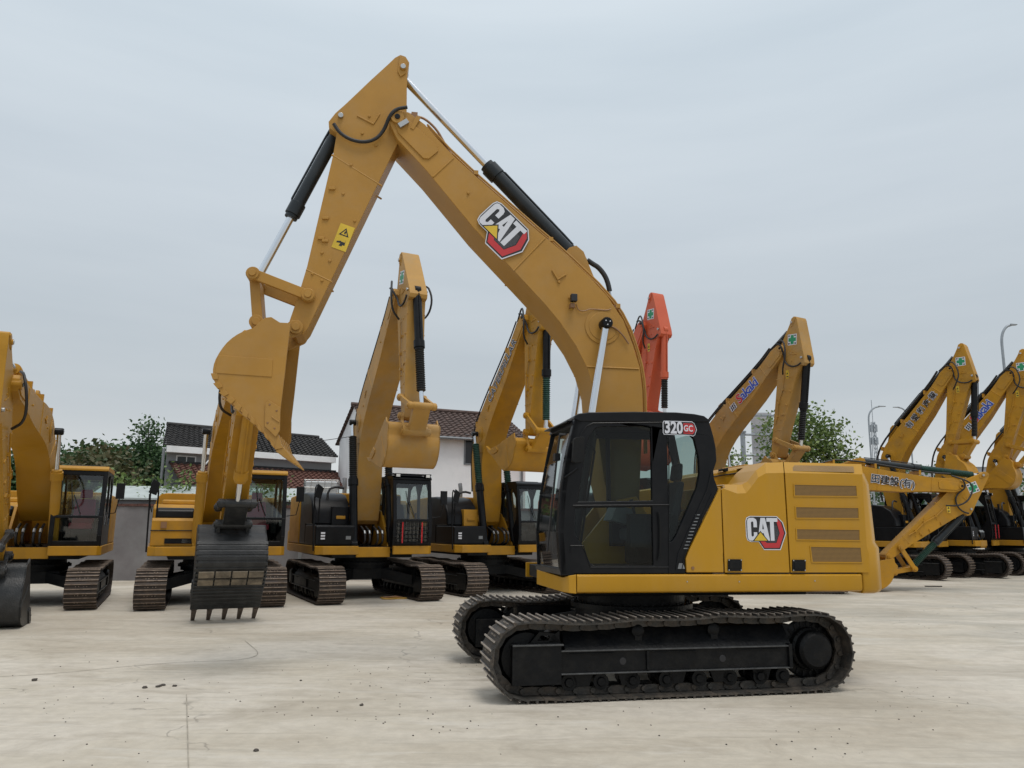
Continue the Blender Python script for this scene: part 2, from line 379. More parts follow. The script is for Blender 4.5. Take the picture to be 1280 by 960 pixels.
    for k in range(36):
        a=2*math.pi*k/36;t.cyl((.71*math.cos(a),.71*math.sin(a),.86),(.71*math.cos(a),.71*math.sin(a),.885),.014,UNDER,6)
    t.obj('slewing_ring',root,rot=rot)

# ------------------------------------------------------------------ boom, stick, bucket
F0=(-.15,1.95);B0=(-3.14,6.95);K0=(-4.25,4.11);S0=(-3.09,7.74);SC0=(-3.86,6.96);LP0=(-4.13,4.52);L0=(-4.79,4.75);W0=(-4.71,4.15)
CB0=(-.42,4.32);CF0=(-.93,1.30);E0=(-.72,5.36)
BOOM=[(-3.24,6.88),(-3.22,6.98),(-3.13,7.06),(-3.0,7.05),(-2.78,6.9),(-2.60,6.70),(-2.37,6.47),(-1.41,5.66),(-.9,5.26),(-.58,4.97),(-.35,4.73),(-.14,4.42),(-.01,4.08),(.07,3.8),(.1,3.5),(.1,3.2),(.05,2.5),(.02,2.0),(-.05,1.83),(-.17,1.78),(-.3,1.87),(-.43,2.35),(-.51,3.0),(-.54,3.45),(-.63,3.76),(-.78,4.05),(-.99,4.35),(-1.18,4.57),(-1.5,4.90),(-2.11,5.52),(-2.76,6.28),(-3.13,6.66)]
STICK=[(-3.13,7.93),(-3.06,7.91),(-3.01,7.83),(-3.03,7.7),(-3.03,7.45),(-3.02,7.09),(-3.03,6.9),(-3.11,6.69),(-4.12,4.12),(-4.17,4.05),(-4.26,4.02),(-4.34,4.09),(-4.34,4.2),(-4.25,4.55),(-4.17,4.91),(-3.93,6.42),(-3.90,6.72),(-4.0,6.78),(-4.01,6.87),(-3.93,7.0),(-3.8,7.15),(-3.5,7.52),(-3.28,7.78),(-3.2,7.88)]
BUCK0=[(-4.61,4.09),(-4.56,4.13),(-4.5,4.14),(-4.40,4.08),(-4.28,4.08),(-4.29,3.9),(-4.31,3.45),(-4.335,3.0),(-4.35,2.75),(-4.37,2.62),(-4.50,2.78),(-4.64,2.92),(-4.83,3.08),(-4.98,3.22),(-5.07,3.34),(-5.10,3.46),(-5.09,3.58),(-5.03,3.72),(-4.95,3.84),(-4.83,3.94),(-4.69,4.0)]
BUCK=BUCK0[:9]+BUCK0[9:13]+smooth_poly(BUCK0[13:21],1,False)
def circ2(c0,r0,c1,r1,near):
    dx,dz=c1[0]-c0[0],c1[1]-c0[1];d=math.hypot(dx,dz);d=min(d,(r0+r1)*.999)
    a=(r0*r0-r1*r1+d*d)/(2*d);h=math.sqrt(max(0,r0*r0-a*a));mx,mz=c0[0]+a*dx/d,c0[1]+a*dz/d
    s=[(mx-h*dz/d,mz+h*dx/d),(mx+h*dz/d,mz-h*dx/d)]
    return min(s,key=lambda p:math.dist(p,near))

def arm_group(root,al,be,ga,arm,o):
    """o: options dict"""
    al,be,ga=R(al),R(be),R(ga)
    fb=lambda p:rotp(p,F0,al)
    fs=lambda p:fb(rotp(p,B0,be))
    fk=lambda p:fs(rotp(p,K0,ga))
    V3=lambda p,v:(p[0],v,p[1])
    side=o.get('side',-1)
    hw=.33
    b=MB();b.prism([fb(p) for p in BOOM],-hw+.012,hw-.012,arm)
    # flange edges: narrow proud strips along top and bottom edges (welded side plates)
    # reinforcement plates + weld seams + pads (surface detail on both sides)
    for sd in (-1,1):
        va,vb=sd*(hw-.013),sd*(hw+.0)
        b.prism([fb(p) for p in [(-3.19,6.93),(-3.12,7.0),(-3.02,6.96),(-2.64,6.63),(-2.60,6.54),(-2.72,6.42),(-2.79,6.42),(-3.12,6.74)]],va,vb+sd*.006,arm)
        b.prism([fb(p) for p in arc(CB0[0],CB0[1],.24,0,345,20)],va,vb+sd*.001,arm)
        b.prism([fb(p) for p in arc(CB0[0],CB0[1],.19,0,345,20)],va,vb+sd*.008,arm)
        for (p,q) in (((-1.60,4.99),(-1.18,5.47)),((-.64,3.78),(.06,3.78)),((-2.66,6.18),(-2.40,6.47))):
            b.tube([V3(fb(p),vb-sd*.012),V3(fb(q),vb-sd*.012)],.014,arm,6)
        for p in ((-1.0,4.88),(-.86,4.68),(-2.2,6.0)): b.cyl(V3(fb(p),va),V3(fb(p),vb+sd*.012),.018,arm,10)
        b.prism([fb(p) for p in [(-1.10,5.03),(-1.02,4.90),(-.90,4.98),(-.91,5.0),(-1.01,4.93),(-1.08,5.05)]],va,vb+sd*.01,arm)
    boom=b.obj('boom',root,.006)
    # boom top pipes
    p=MB()
    top=[(-2.75,6.93),(-2.35,6.52),(-1.39,5.72),(-.9,5.33),(-.3,4.78),(-.07,4.44),(.06,4.08),(.14,3.75),(.16,3.4),(.15,2.7)]
    if not o.get('main'): top=[(a_+.06,b_+.07) for a_,b_ in top]
    for v in ((-.27,-.20) if side<0 else (.27,.20)): p.tube([V3(fb(q),v) for q in smooth_poly(top,1,False)],.014 if o.get('main') else .022,arm if o.get('main') else RUBBER,6)
    for q in ((-2.1,6.31),(-1.1,5.47),(-.2,4.62)):
        c=fb(q);p.box((c[0]-.03,-.3,c[1]-.03),(c[0]+.03,.3,c[1]+(.025 if o.get('main') else .11)),arm)
    p.obj('hydraulic_pipe',boom)
    # tip pin
    p=MB();tp=fb(B0);p.cyl(V3(tp,-hw-.03),V3(tp,hw+.03),.085,arm,24);p.cyl(V3(tp,-hw-.045),V3(tp,hw+.045),.035,BLACKP,14)
    if o.get('main'):
        c=fb((-3.06,6.86));p.mi(STEEL);p.prism([rotp(q,c,R(38)) for q in [(c[0]-.07,c[1]-.03),(c[0]+.07,c[1]-.03),(c[0]+.07,c[1]+.035),(c[0]-.07,c[1]+.035)]],-hw-.05,-hw-.01,STEEL)
    p.obj('pin',boom,.004)
    # ear bracket for stick cylinder
    for v in (-.13,.13):
        e=MB();e.prism([fb(q) for q in [(-.98,5.22),(-.82,5.42),(-.72,5.46),(-.62,5.38),(-.42,4.88),(-.6,4.86),(-.95,5.16)]],v-.03,v+.03,arm);e.obj('cylinder_bracket',boom,.006)
    E=fb(E0)
    # stick
    sw=.21
    d=MB();d.prism([fs(q) for q in STICK],-sw,sw,arm)
    for sd in (-1,1):
        va,vb=sd*(sw-.005),sd*(sw+.004)
        for (p_,q_) in (((-4.18,4.87),(-3.86,4.73)),((-3.95,6.42),(-3.30,6.05))): d.tube([V3(fs(p_),vb-sd*.012),V3(fs(q_),vb-sd*.012)],.014,arm,6)
        for p_ in ((-3.78,5.9),(-3.7,6.3),(-3.62,5.55),(-4.0,5.1),(-3.9,5.0),(-3.58,6.75),(-3.50,7.0),(-3.40,6.6),(-4.1,4.82),(-3.98,4.74)): d.cyl(V3(fs(p_),va),V3(fs(p_),vb+sd*.012),.018,arm,10)
        d.prism([fs(q) for q in [(-3.66,6.98),(-3.44,6.88),(-3.36,7.04),(-3.38,7.05),(-3.45,6.91),(-3.65,7.0)]],va,vb+sd*.01,arm)
        for q in ((-3.93,5.95),(-3.99,5.55),(-3.98,5.25),(-4.03,5.28)): d.prism([fs((q[0]-.03,q[1]-.015)),fs((q[0]+.05,q[1]-.01)),fs((q[0]+.05,q[1]+.03)),fs((q[0]-.03,q[1]+.02))],sd*.12,vb+sd*.02,arm)
        # nose plate at the top
        d.prism([fs(q) for q in [(-3.14,7.90),(-3.05,7.88),(-3.03,7.82),(-3.05,7.66),(-3.12,7.60),(-3.16,7.68)]],va,vb+sd*.012,arm)
    stick=d.obj('stick',root,.006)
    p=MB();p.cyl(V3(fs(S0),-sw-.04),V3(fs(S0),sw+.04),.045,arm,16);p.cyl(V3(fs(S0),-sw-.05),V3(fs(S0),sw+.05),.035,STEEL,16);p.obj('pin',stick,.003);p=MB()
    p.cyl(V3(fs(SC0),-sw-.04),V3(fs(SC0),sw+.04),.034,STEEL,16);p.obj('pin',stick,.003)
    if o.get('main'):
        dd=Decal(fs((-3.76,5.32)),R(-17),-sw,-1,1.)
        dd.poly([(-.085,-.17),(.10,-.17),(.10,.17),(-.085,.17)],4,LYEL)
        dd.poly([(-.06,.02),(.07,.02),(.005,.13)],5,LBLACK,[[(-.035,.035),(.045,.035),(.005,.105)]])
        dd.poly([(0,.05),(.02,.045),(.02,.085),(0,.085)],5,LBLACK)
        dd.poly([(-.05,-.07),(.0,-.05),(.0,-.06),(.05,-.06),(.05,-.02),(.06,-.1),(.03,-.1),(.03,-.12),(-.01,-.12),(0,-.08),(-.05,-.09)],5,LBLACK)
        dd.obj('warning_sticker',stick)
    # bucket
    K=fs(K0);W=fk(W0);LP=fs(LP0)
    Lr=circ2(LP,math.dist(L0,LP0),W,math.dist(L0,W0),fs(L0))
    bm_=o.get('bucket_mat',arm);bw=.6*o.get('bucket_w',1.)
    if ga>.3: shell=[rotp(p,K0,ga) for p in BUCK]
    bk=MB();pol=[fk(q) for q in BUCK]
    # side plates
    for v0,v1 in ((-bw,-bw+.03),(bw-.03,bw)): bk.prism(pol,v0,v1,bm_)
    # shell: curved back and floor, closed band with thickness, open mouth towards the machine
    sh=BUCK[9:]+BUCK[0:4]
    cx,cz=-4.6,3.4
    inner=[(q[0]+(cx-q[0])*.06,q[1]+(cz-q[1])*.06) for q in sh]
    band=sh+inner[::-1]
    bk.prism([fk(q) for q in band],-bw+.002,bw-.002,bm_)
    # wear strips on the back
    wm=o.get('wear_mat',bm_)
    w=bk
    n=len(sh)
    if o.get('main') or o.get('wear_mat'):
        # stepped wrapper edges along the lower back
        acc=0.;segs_=[]
        for i in range(0,15 if o.get('ribs') else 9):
            l_=math.dist(sh[i],sh[i+1]);segs_.append((acc,acc+l_,sh[i],sh[i+1]));acc+=l_
        def along(t):
            for a0,a1,pa,pb in segs_:
                if a0<=t<=a1+1e-9:
                    k_=(t-a0)/(a1-a0);return (pa[0]+(pb[0]-pa[0])*k_,pa[1]+(pb[1]-pa[1])*k_)
            return segs_[-1][3]
        ns=16 if o.get('ribs') else 10
        for i in range(ns):
            for t in (0.,):
                a=along(acc*i/ns);c=along(acc*(i+.62)/ns)
                nx,nz=(a[0]-cx),(a[1]-cz);l=math.hypot(nx,nz);nx/=l;nz/=l
                off=.022;iw=-.05
                q=[(a[0]+nx*iw,a[1]+nz*iw),(c[0]+nx*iw,c[1]+nz*iw),(c[0]+nx*off,c[1]+nz*off),(a[0]+nx*(off*.45),a[1]+nz*(off*.45))]
                w.prism([fk(x) for x in q],-bw-.012,bw+.012,wm)
    for v in (-bw,bw):
        sg=1 if v>0 else -1
        w.prism([fk(q) for q in [(-5.05,3.66),(-4.45,3.64),(-4.45,3.43),(-5.07,3.45)]],v-sg*.005,v+sg*.008,bm_)
        w.prism([fk(q) for q in [(-4.46,3.16),(-4.33,3.08),(-4.32,2.82),(-4.36,2.74),(-4.49,2.86),(-4.50,3.12)]],v-sg*.005,v+sg*.02,bm_)
        w.prism([fk(q) for q in [(-4.42,2.98),(-4.33,2.92),(-4.33,2.90),(-4.42,2.96)]],v-sg*.005,v+sg*.03,bm_)
        for q in ((-4.45,3.11),(-4.37,3.04),(-4.46,2.90),(-4.38,2.84)): w.cyl(V3(fk(q),v-sg*.005),V3(fk(q),v+sg*.026),.012,PIPE if o.get('main') else bm_,8)
    bucket=w.obj('bucket',root,.006)
    if o.get('worn_back'):
        w=MB()
        for (i0,t0,t1) in ((3,.0,.75),(2,.1,.8)):
            pa,pb=sh[i0],sh[i0+1]
        for idx,(a_,c_) in enumerate((((-4.86,3.095),(-4.97,3.195)),((-4.995,3.22),(-5.075,3.33)))):
            a,c=a_,c_;nx,nz=(a[0]-cx),(a[1]-cz);l=math.hypot(nx,nz);nx/=l;nz/=l
            a=(a[0]+nx*.035,a[1]+nz*.035);c=(c[0]+nx*.035,c[1]+nz*.035)
            for j in range(4):
                v0=-bw*.94+j*bw*.47;w.prism([fk(a),fk(c),fk((c[0]-nx*.03,c[1]-nz*.03)),fk((a[0]-nx*.03,a[1]-nz*.03))],v0+.01,v0+bw*.46-.01,BUCKW)
        w.obj('worn_patch',bucket,.003)
    # hinge ears
    for v in (-.255,.255):
        h=MB();h.prism([fk(q) for q in [(-4.80,4.15),(-4.77,4.22),(-4.70,4.24),(-4.62,4.18),(-4.5,4.14),(-4.38,4.14),(-4.30,4.20),(-4.22,4.19),(-4.17,4.12),(-4.19,4.04),(-4.26,4.0),(-4.5,3.9),(-4.7,3.95)]],v-.03,v+.03,bm_);h.obj('hinge_plate',bucket,.006)
    tm=o.get('tooth_mat',bm_)
    for j in range(5):
        v=-bw+.06+j*(2*bw-.12)/4
        t=MB()
        a,b2,c,d2=[fk(q) for q in ((-4.42,2.66),(-4.36,2.76),(-4.16,2.44),(-4.17,2.43))]
        base=[fk(q) for q in ((-4.46,2.74),(-4.34,2.78),(-4.28,2.62),(-4.36,2.60))]
        t.prism(base,v-.055,v+.055,tm)
        tl=o.get('tooth_len',1.);tx,tz=-4.32+.19*tl,2.62-.165*tl;tipa=fk((tx,tz));tipb=fk((tx-.01,tz-.01));p0=fk((-4.285,2.645));p1=fk((-4.36,2.585))
        t.add([V3(p0,v-.045),V3(p0,v+.045),V3(p1,v+.045),V3(p1,v-.045),V3(tipa,v-.03),V3(tipa,v+.03),V3(tipb,v+.03),V3(tipb,v-.03)],[(0,1,2,3),(7,6,5,4),(0,4,5,1),(1,5,6,2),(2,6,7,3),(3,7,4,0)],tm)
        t.obj('tooth',bucket,.006)
    p=MB()
    for c in (K,W): p=MB();p.cyl(V3(c,-.315),V3(c,.315),.085,bm_,20);p.cyl(V3(c,-.335),V3(c,.335),.048,bm_,16);p.obj('pin',bucket,.005)
    # linkage
    lm=o.get('link_mat',arm)
    def bar(a,b_,v0,v1,w_,m,nm):
        dx,dz=b_[0]-a[0],b_[1]-a[1];l=math.hypot(dx,dz);nx,nz=-dz/l*w_,dx/l*w_
        k=MB();k.prism([(a[0]+nx,a[1]+nz),(a[0]-nx,a[1]-nz),(b_[0]-nx,b_[1]-nz),(b_[0]+nx,b_[1]+nz)],v0,v1,m)
        for c in (a,b_): k.cyl(V3(c,v0-.008),V3(c,v1+.008),w_*1.35,m,18)
        return k.obj(nm,root,.006)
    bar(Lr,LP,-.30,-.24,.062,lm,'bucket_link');bar(Lr,LP,.24,.30,.062,lm,'bucket_link')
    bar(Lr,W,-.19,.19,.06,lm,'power_link')
    p=MB()
    for c in (Lr,LP): p=MB();p.cyl(V3(c,-.325),V3(c,.325),.075,lm,18);p.cyl(V3(c,-.345),V3(c,.345),.042,lm,14);p.obj('link_pin',root,.004)
    # cylinders
    def hyd(nm,a,b_,v,lenb,rb,rr,mb_,boot,par=root,gland=True):
        A,Bv=Vector(V3(a,v)),Vector(V3(b_,v));d_=(Bv-A).normalized();C=A+d_*min(lenb,(Bv-A).length*.75)
        k=MB();k.cyl(A+d_*.05,C,rb,mb_,24);k.cyl(V3(a,v-.07),V3(a,v+.07),rb*1.05,mb_,18)
        if gland:
            k.cyl(C-d_*.17,C,rb*1.24,mb_,24);k.cyl(C-d_*.02,C+d_*.05,rb*1.02,mb_,24)
            side_=Vector((d_.z,0,-d_.x));k.tube([A+side_*rb*1.2+d_*.12,A+side_*rb*1.25+d_*.3,C+side_*rb*1.25-d_*.2,C+side_*rb*.8-d_*.1],.016,mb_,6)
        c=k.obj(nm,par,.004)
        k=MB();k.cyl(C,Bv-d_*.05,rr,CHROME,20);k.cyl(V3(b_,v-.06),V3(b_,v+.06),rr*1.5,mb_ if not o.get('main') else CHROME,16)
        k.obj('piston_rod',c)
        if boot:
            k=MB();k.bellows(C+d_*.03,C.lerp(Bv,o.get('boot_len',.8)),rb*1.05,boot);k.obj('rubber_boot',c,smooth=80)
        return c
    cm=o.get('cyl_mat',BLACKP)
    for v in (-.46,.46):
        hyd('boom_cylinder',CF0,fb(CB0),v,1.62,.085 if o.get('main') else .10,.045,o.get('boom_cyl_mat',cm),o.get('boot_boom'))
    hyd('stick_cylinder',E,fs(S0),0,1.66 if o.get('main') else 1.75,.095,.054,cm,o.get('boot_stick'))
    hyd('bucket_cylinder',fs(SC0),Lr,0,o.get('bcyl_len',1.42),.080 if o.get('main') else .10,.047,o.get('bcyl_mat',cm),o.get('boot_bucket'))
    # cylinder end caps on boom cylinder pins
    for sd in (-1,1):
        k=MB();c=fb(CB0);k.tube([V3(c,sd*.38),V3(c,sd*.52),V3(c,sd*.545),V3(c,sd*.55)],[.075,.075,.06,.001],BLACKP,24)
        for j in range(3):
            q=(c[0]+.032*math.cos(j*2.1+.4),c[1]+.032*math.sin(j*2.1+.4));k.cyl(V3(q,sd*.543),V3(q,sd*.553),.008,WHITE2,8)
        k.obj('pin_cap',boom)
    # hoses
    hz=o.get('hoses',1)
    k=MB();v=side*(sw+.05)
    sp=[(-3.94,6.82),(-3.86,6.70),(-3.72,6.62),(-3.55,6.60),(-3.40,6.66),(-3.30,6.80),(-3.24,6.95),(-3.16,7.05),(-3.02,7.09)]
    pts=[]
    for i,q in enumerate(sp):
        qq=fs(q) if i<6 else fb(q) if i>7 else tuple((fs(q)[j]*(8-i)+fb(q)[j]*(i-5))/3 for j in (0,1))
        vv=v if i<6 else side*(hw+.04)
        pts.append((qq[0],vv,qq[1]))
    k.tube(smooth_poly(pts,2,False),.024,RUBBER,8)
    if not o.get('main'):
        # big free loops between boom top and stick
        c0=fb((-2.75,6.98));c1=fb((-3.3,7.25));m1=fs((-3.55,6.9));e1=fs((-3.5,6.3))
        q=[(c0[0],v,c0[1]),(c1[0],side*.42,c1[1]),(m1[0],side*.5,m1[1]),((m1[0]+e1[0])/2,side*.45,(m1[1]+e1[1])/2-.1),(e1[0],side*(sw+.04),e1[1])]
        k.tube(smooth_poly(q,2,False),.024,RUBBER,8)
        q=[(p_[0],-p_[1],p_[2]) for p_ in q];k.tube(smooth_poly(q,2,False),.024,RUBBER,8)
    k.obj('hydraulic_hose',root,smooth=80)
    k=MB()
    q=[fs(x) for x in [(-3.55,6.25),(-3.68,5.9),(-3.72,5.5),(-3.86,5.15),(-3.9,4.9)]]
    if not o.get('main'):
        for s_ in (-1,1): k.tube([(a[0],s_*(sw+.03),a[1]) for a in q],.014,arm,6)
        for a in q[1:4]: k.box((a[0]-.03,-sw-.045,a[1]-.03),(a[0]+.03,sw+.045,a[1]+.03),arm)
        k.obj('stick_pipe',stick)
    else:
        k.tube(smooth_poly([V3(fb(x),-.22) for x in [(-3.02,7.09),(-2.9,7.06),(-2.78,7.04),(-2.62,6.90),(-2.52,6.72),(-2.42,6.56)]],2,False),.017,PIPE,8)
        k.tube(smooth_poly([V3(fb(x),.12) for x in [(-3.02,7.12),(-2.9,7.12),(-2.7,6.98),(-2.5,6.70),(-2.40,6.54)]],2,False),.014,PIPE,8)
        k.box(tuple(V3(fb((-2.96,7.09)),-.27)),tuple(V3(fb((-2.88,7.00)),.1)),PIPE)
        k.prism([fb(x) for x in [(-2.90,7.0),(-2.84,6.98),(-2.93,6.80),(-2.97,6.82)]],-.345,-.33,arm)
        k.obj('stick_pipe',boom)
        k=MB()
        T=lambda lst,v_:[V3(U(x,y,v_),v_) for x,y in lst]
        k.tube(smooth_poly(T([(704,308),(712,306),(717,308),(722,314),(728,320)],-.05),2,False),.020,RUBBER,8)
        k.tube(smooth_poly(T([(734,325),(741,330),(748,334),(756,344),(760,354),(762,364)],-.05),2,False),.034,RUBBER,10)
        k.tube(T([(728,320),(734,325)],-.05),.015,STEEL,8);k.tube(T([(761.5,362),(764,374)],-.05),.016,STEEL,8)
        k.obj('cylinder_hose',boom,smooth=80)
        k=MB();k.tube(smooth_poly(T([(747,357),(756,366),(764,374),(770,384),(780,402),(793,436)],-.1),2,False),.015,PIPE,8)
        k.tube(smooth_poly(T([(762,374),(768,380),(776,396),(786,418)],-.02),2,False),.018,PIPE,8)
        k.tube(smooth_poly(T([(760,407),(768,409),(778,418),(786,430)],-.35),2,False),.010,PIPE,6)
        k.obj('cylinder_pipe',boom)
        k=MB();k.tube(smooth_poly(T([(720,380),(723,388),(730,389),(738,386),(748,387),(758,388),(764,386)],-.338),1,False),.006,PIPE,6)
        k.obj('lamp_cable',boom)
        k=MB();c=Vector(V3(U(716,373,-.40),-.40));k.box(c+Vector((-.03,-.05,-.045)),c+Vector((.05,.03,.05)),LBLACK);k.cyl(c+Vector((.0,.03,-.05)),c+Vector((.0,.08,-.12)),.02,LYEL,8);k.box(c+Vector((-.03,.0,-.12)),c+Vector((.03,.09,-.06)),PIPE)
        k.obj('work_lamp',boom,.006)
    return dict(boom=boom,stick=stick,fb=fb,fs=fs,bucket=bucket)

# ------------------------------------------------------------------ cab
def quad_pane(m,a,b,c,d,th,mt):
    a,b,c,d=map(Vector,(a,b,c,d));n=(b-a).cross(d-a).normalized()*th
    m.add([a,b,c,d],[(0,1,2,3)],mt)
def build_seat(root,u,v,fabric):
    s=MB();s.box((u-.25,v-.24,1.62),(u+.25,v+.24,1.76),fabric)
    s.hexa([(u+.18,v-.23,1.74),(u+.30,v-.23,1.74),(u+.30,v+.23,1.74),(u+.18,v+.23,1.74),(u+.34,v-.2,2.30),(u+.43,v-.2,2.30),(u+.43,v+.2,2.30),(u+.34,v+.2,2.30)],fabric)
    s.hexa([(u+.35,v-.13,2.32),(u+.43,v-.13,2.32),(u+.43,v+.13,2.32),(u+.35,v+.13,2.32),(u+.38,v-.12,2.52),(u+.45,v-.12,2.52),(u+.45,v+.12,2.52),(u+.38,v+.12,2.52)],fabric)
    s.box((u-.2,v-.2,1.36),(u+.2,v+.2,1.62),BLACKM)
    s.obj('seat',root,.03)
    c=MB()
    for sd in (-1,1):
        vv=v+sd*.33;c.box((u-.32,vv-.06,1.55),(u+.22,vv+.06,1.92),BLACKM);c.tube([(u-.24,vv,1.92),(u-.28,vv,2.08)],[.015,.024],BLACKP,8)
    c.obj('control_console',root,.02)
def gen_cab(root,o):
    """cab of the older machines, v -1.4..-.4"""
    fr=o.get('cab_mat',BLACKP);n0,n1=-1.40,-.40
    prof=[(-1.22,1.27),(-1.28,1.5),(-1.27,1.9),(-1.14,2.86),(-1.02,2.93),(.40,2.93),(.50,2.84),(.55,2.3),(.55,1.27)]
    h1=smooth_poly([(-1.14,1.72),(-1.06,2.78),(-.38,2.80),(-.38,1.72)],1);h2=smooth_poly([(-.26,1.72),(-.26,2.78),(.34,2.78),(.44,2.3),(.44,1.72)],1)
    c=MB()
    for v0,v1 in ((n0,n0+.05),(n1-.05,n1)): c.prism(prof,v0,v1,fr,holes=[h1,h2])
    # front frame
    def fpt(z):
        pr=[(1.27,-1.22),(1.5,-1.28),(1.9,-1.27),(2.86,-1.14)]
        for (z0,u0),(z1,u1) in zip(pr,pr[1:]):
            if z0<=z<=z1:return u0+(u1-u0)*(z-z0)/(z1-z0)
        return -1.14
    for (z0,z1) in ((1.27,1.38),(1.86,1.92),(2.78,2.88)):
        c.hexa([(fpt(z0),n0,z0),(fpt(z0)+.05,n0,z0),(fpt(z0)+.05,n1,z0),(fpt(z0),n1,z0),(fpt(z1),n0,z1),(fpt(z1)+.05,n0,z1),(fpt(z1)+.05,n1,z1),(fpt(z1),n1,z1)],fr)
    for (va,vb) in ((n0,n0+.09),(n1-.09,n1)):
        for (z0,z1) in ((1.27,1.5),(1.5,1.9),(1.9,2.86)):
            c.hexa([(fpt(z0)-.004,va,z0),(fpt(z0)+.05,va,z0),(fpt(z0)+.05,vb,z0),(fpt(z0)-.004,vb,z0),(fpt(z1)-.004,va,z1),(fpt(z1)+.05,va,z1),(fpt(z1)+.05,vb,z1),(fpt(z1)-.004,vb,z1)],fr)
    c.box((.46,n0+.05,1.27),(.54,n1-.05,1.95),fr);c.box((.42,n0+.05,2.75),(.50,n1-.05,2.9),fr)
    c.box((-1.2,n0+.02,1.20),(.54,n1-.02,1.28),fr)
    cab=c.obj('cab',root,.012)
    r=MB();r.prism([(-1.16,2.88),(-1.16,2.93),(-1.08,2.985),(.36,2.985),(.50,2.93),(.50,2.88)],n0-.01,n1+.01,o.get('roof_mat',fr));r.prism([(-.9,2.98),(-.88,3.01),(.1,3.01),(.12,2.98)],n0+.15,n1-.15,BLACKP);r.obj('cab_roof',cab,.02)
    g=MB();quad_pane(g,(fpt(1.92)+.02,n0+.09,1.92),(fpt(1.92)+.02,n1-.09,1.92),(fpt(2.78)+.02,n1-.09,2.78),(fpt(2.78)+.02,n0+.09,2.78),.005,o.get('glass',GLASSC));g.obj('windscreen',cab)
    g=MB();quad_pane(g,(fpt(1.38)+.02,n0+.09,1.38),(fpt(1.38)+.02,n1-.09,1.38),(fpt(1.86)+.02,n1-.09,1.86),(fpt(1.86)+.02,n0+.09,1.86),.005,o.get('glass',GLASSC));g.obj('lower_windscreen',cab)
    for v in (n0+.02,n1-.03):
        for hh in (h1,h2): g=MB();g.add([(q[0],v,q[1]) for q in hh],[tuple(range(len(hh)))],GLASSC);g.obj('side_window',cab)
    g=MB();g.add([(.49,n0+.06,1.95),(.49,n1-.06,1.95),(.49,n1-.06,2.75),(.49,n0+.06,2.75)],[(0,1,2,3)],GLASSC);g.obj('rear_window',cab)
    w=MB();w.tube([(fpt(1.95)-.02,-.95,1.95),(fpt(2.3)-.03,-.80,2.35)],.012,RUBBER,6);w.tube([(fpt(2.1)-.02,-.80,2.05),(fpt(2.6)-.02,-.72,2.6)],.010,RUBBER,6);w.obj('wiper',cab)
    build_seat(cab,-.25,-.9,o.get('seat',SEAT))
    if o.get('guard'):
        k=MB()
        for i in range(9): k.tube([(fpt(1.3)-.03,n0+.1+i*.1,1.3),(-1.31,n0+.1+i*.1,1.86)],.008,BLACKP,5)
        for i in range(6): k.tube([(-1.31,n0+.08,1.34+i*.1),(-1.31,n1-.08,1.34+i*.1)],.008,BLACKP,5)
        k.obj('window_guard',cab)
        k=MB()
        for v in (-1.12,-.62): k.tube([(-1.33,v,1.34),(-1.34,v,1.84)],.016,RED,8)
        k.obj('red_handle',cab)
        k=MB();k.box((-1.2,n0+.02,3.0),(-.95,n1+.15,3.03),BLACKP)
        k.obj('sun_visor',cab,.004)
        for v in (n0+.12,n1-.1):
            k=MB();k.box((-1.22,v-.07,2.93),(-1.12,v+.07,3.03),BLACKP);k.box((-1.226,v-.05,2.945),(-1.22,v+.05,3.015),LAMP);k.obj('work_lamp',cab,.004)
    # mirror on an arm at the front left corner
    k=MB();k.tube([(-1.2,n0-.02,1.95),(-1.28,n0-.22,1.98),(-1.3,n0-.28,2.3)],.012,BLACKP,6);k.box((-1.33,n0-.37,2.28),(-1.28,n0-.2,2.62),BLACKP);k.obj('mirror',cab,.01)
    return cab

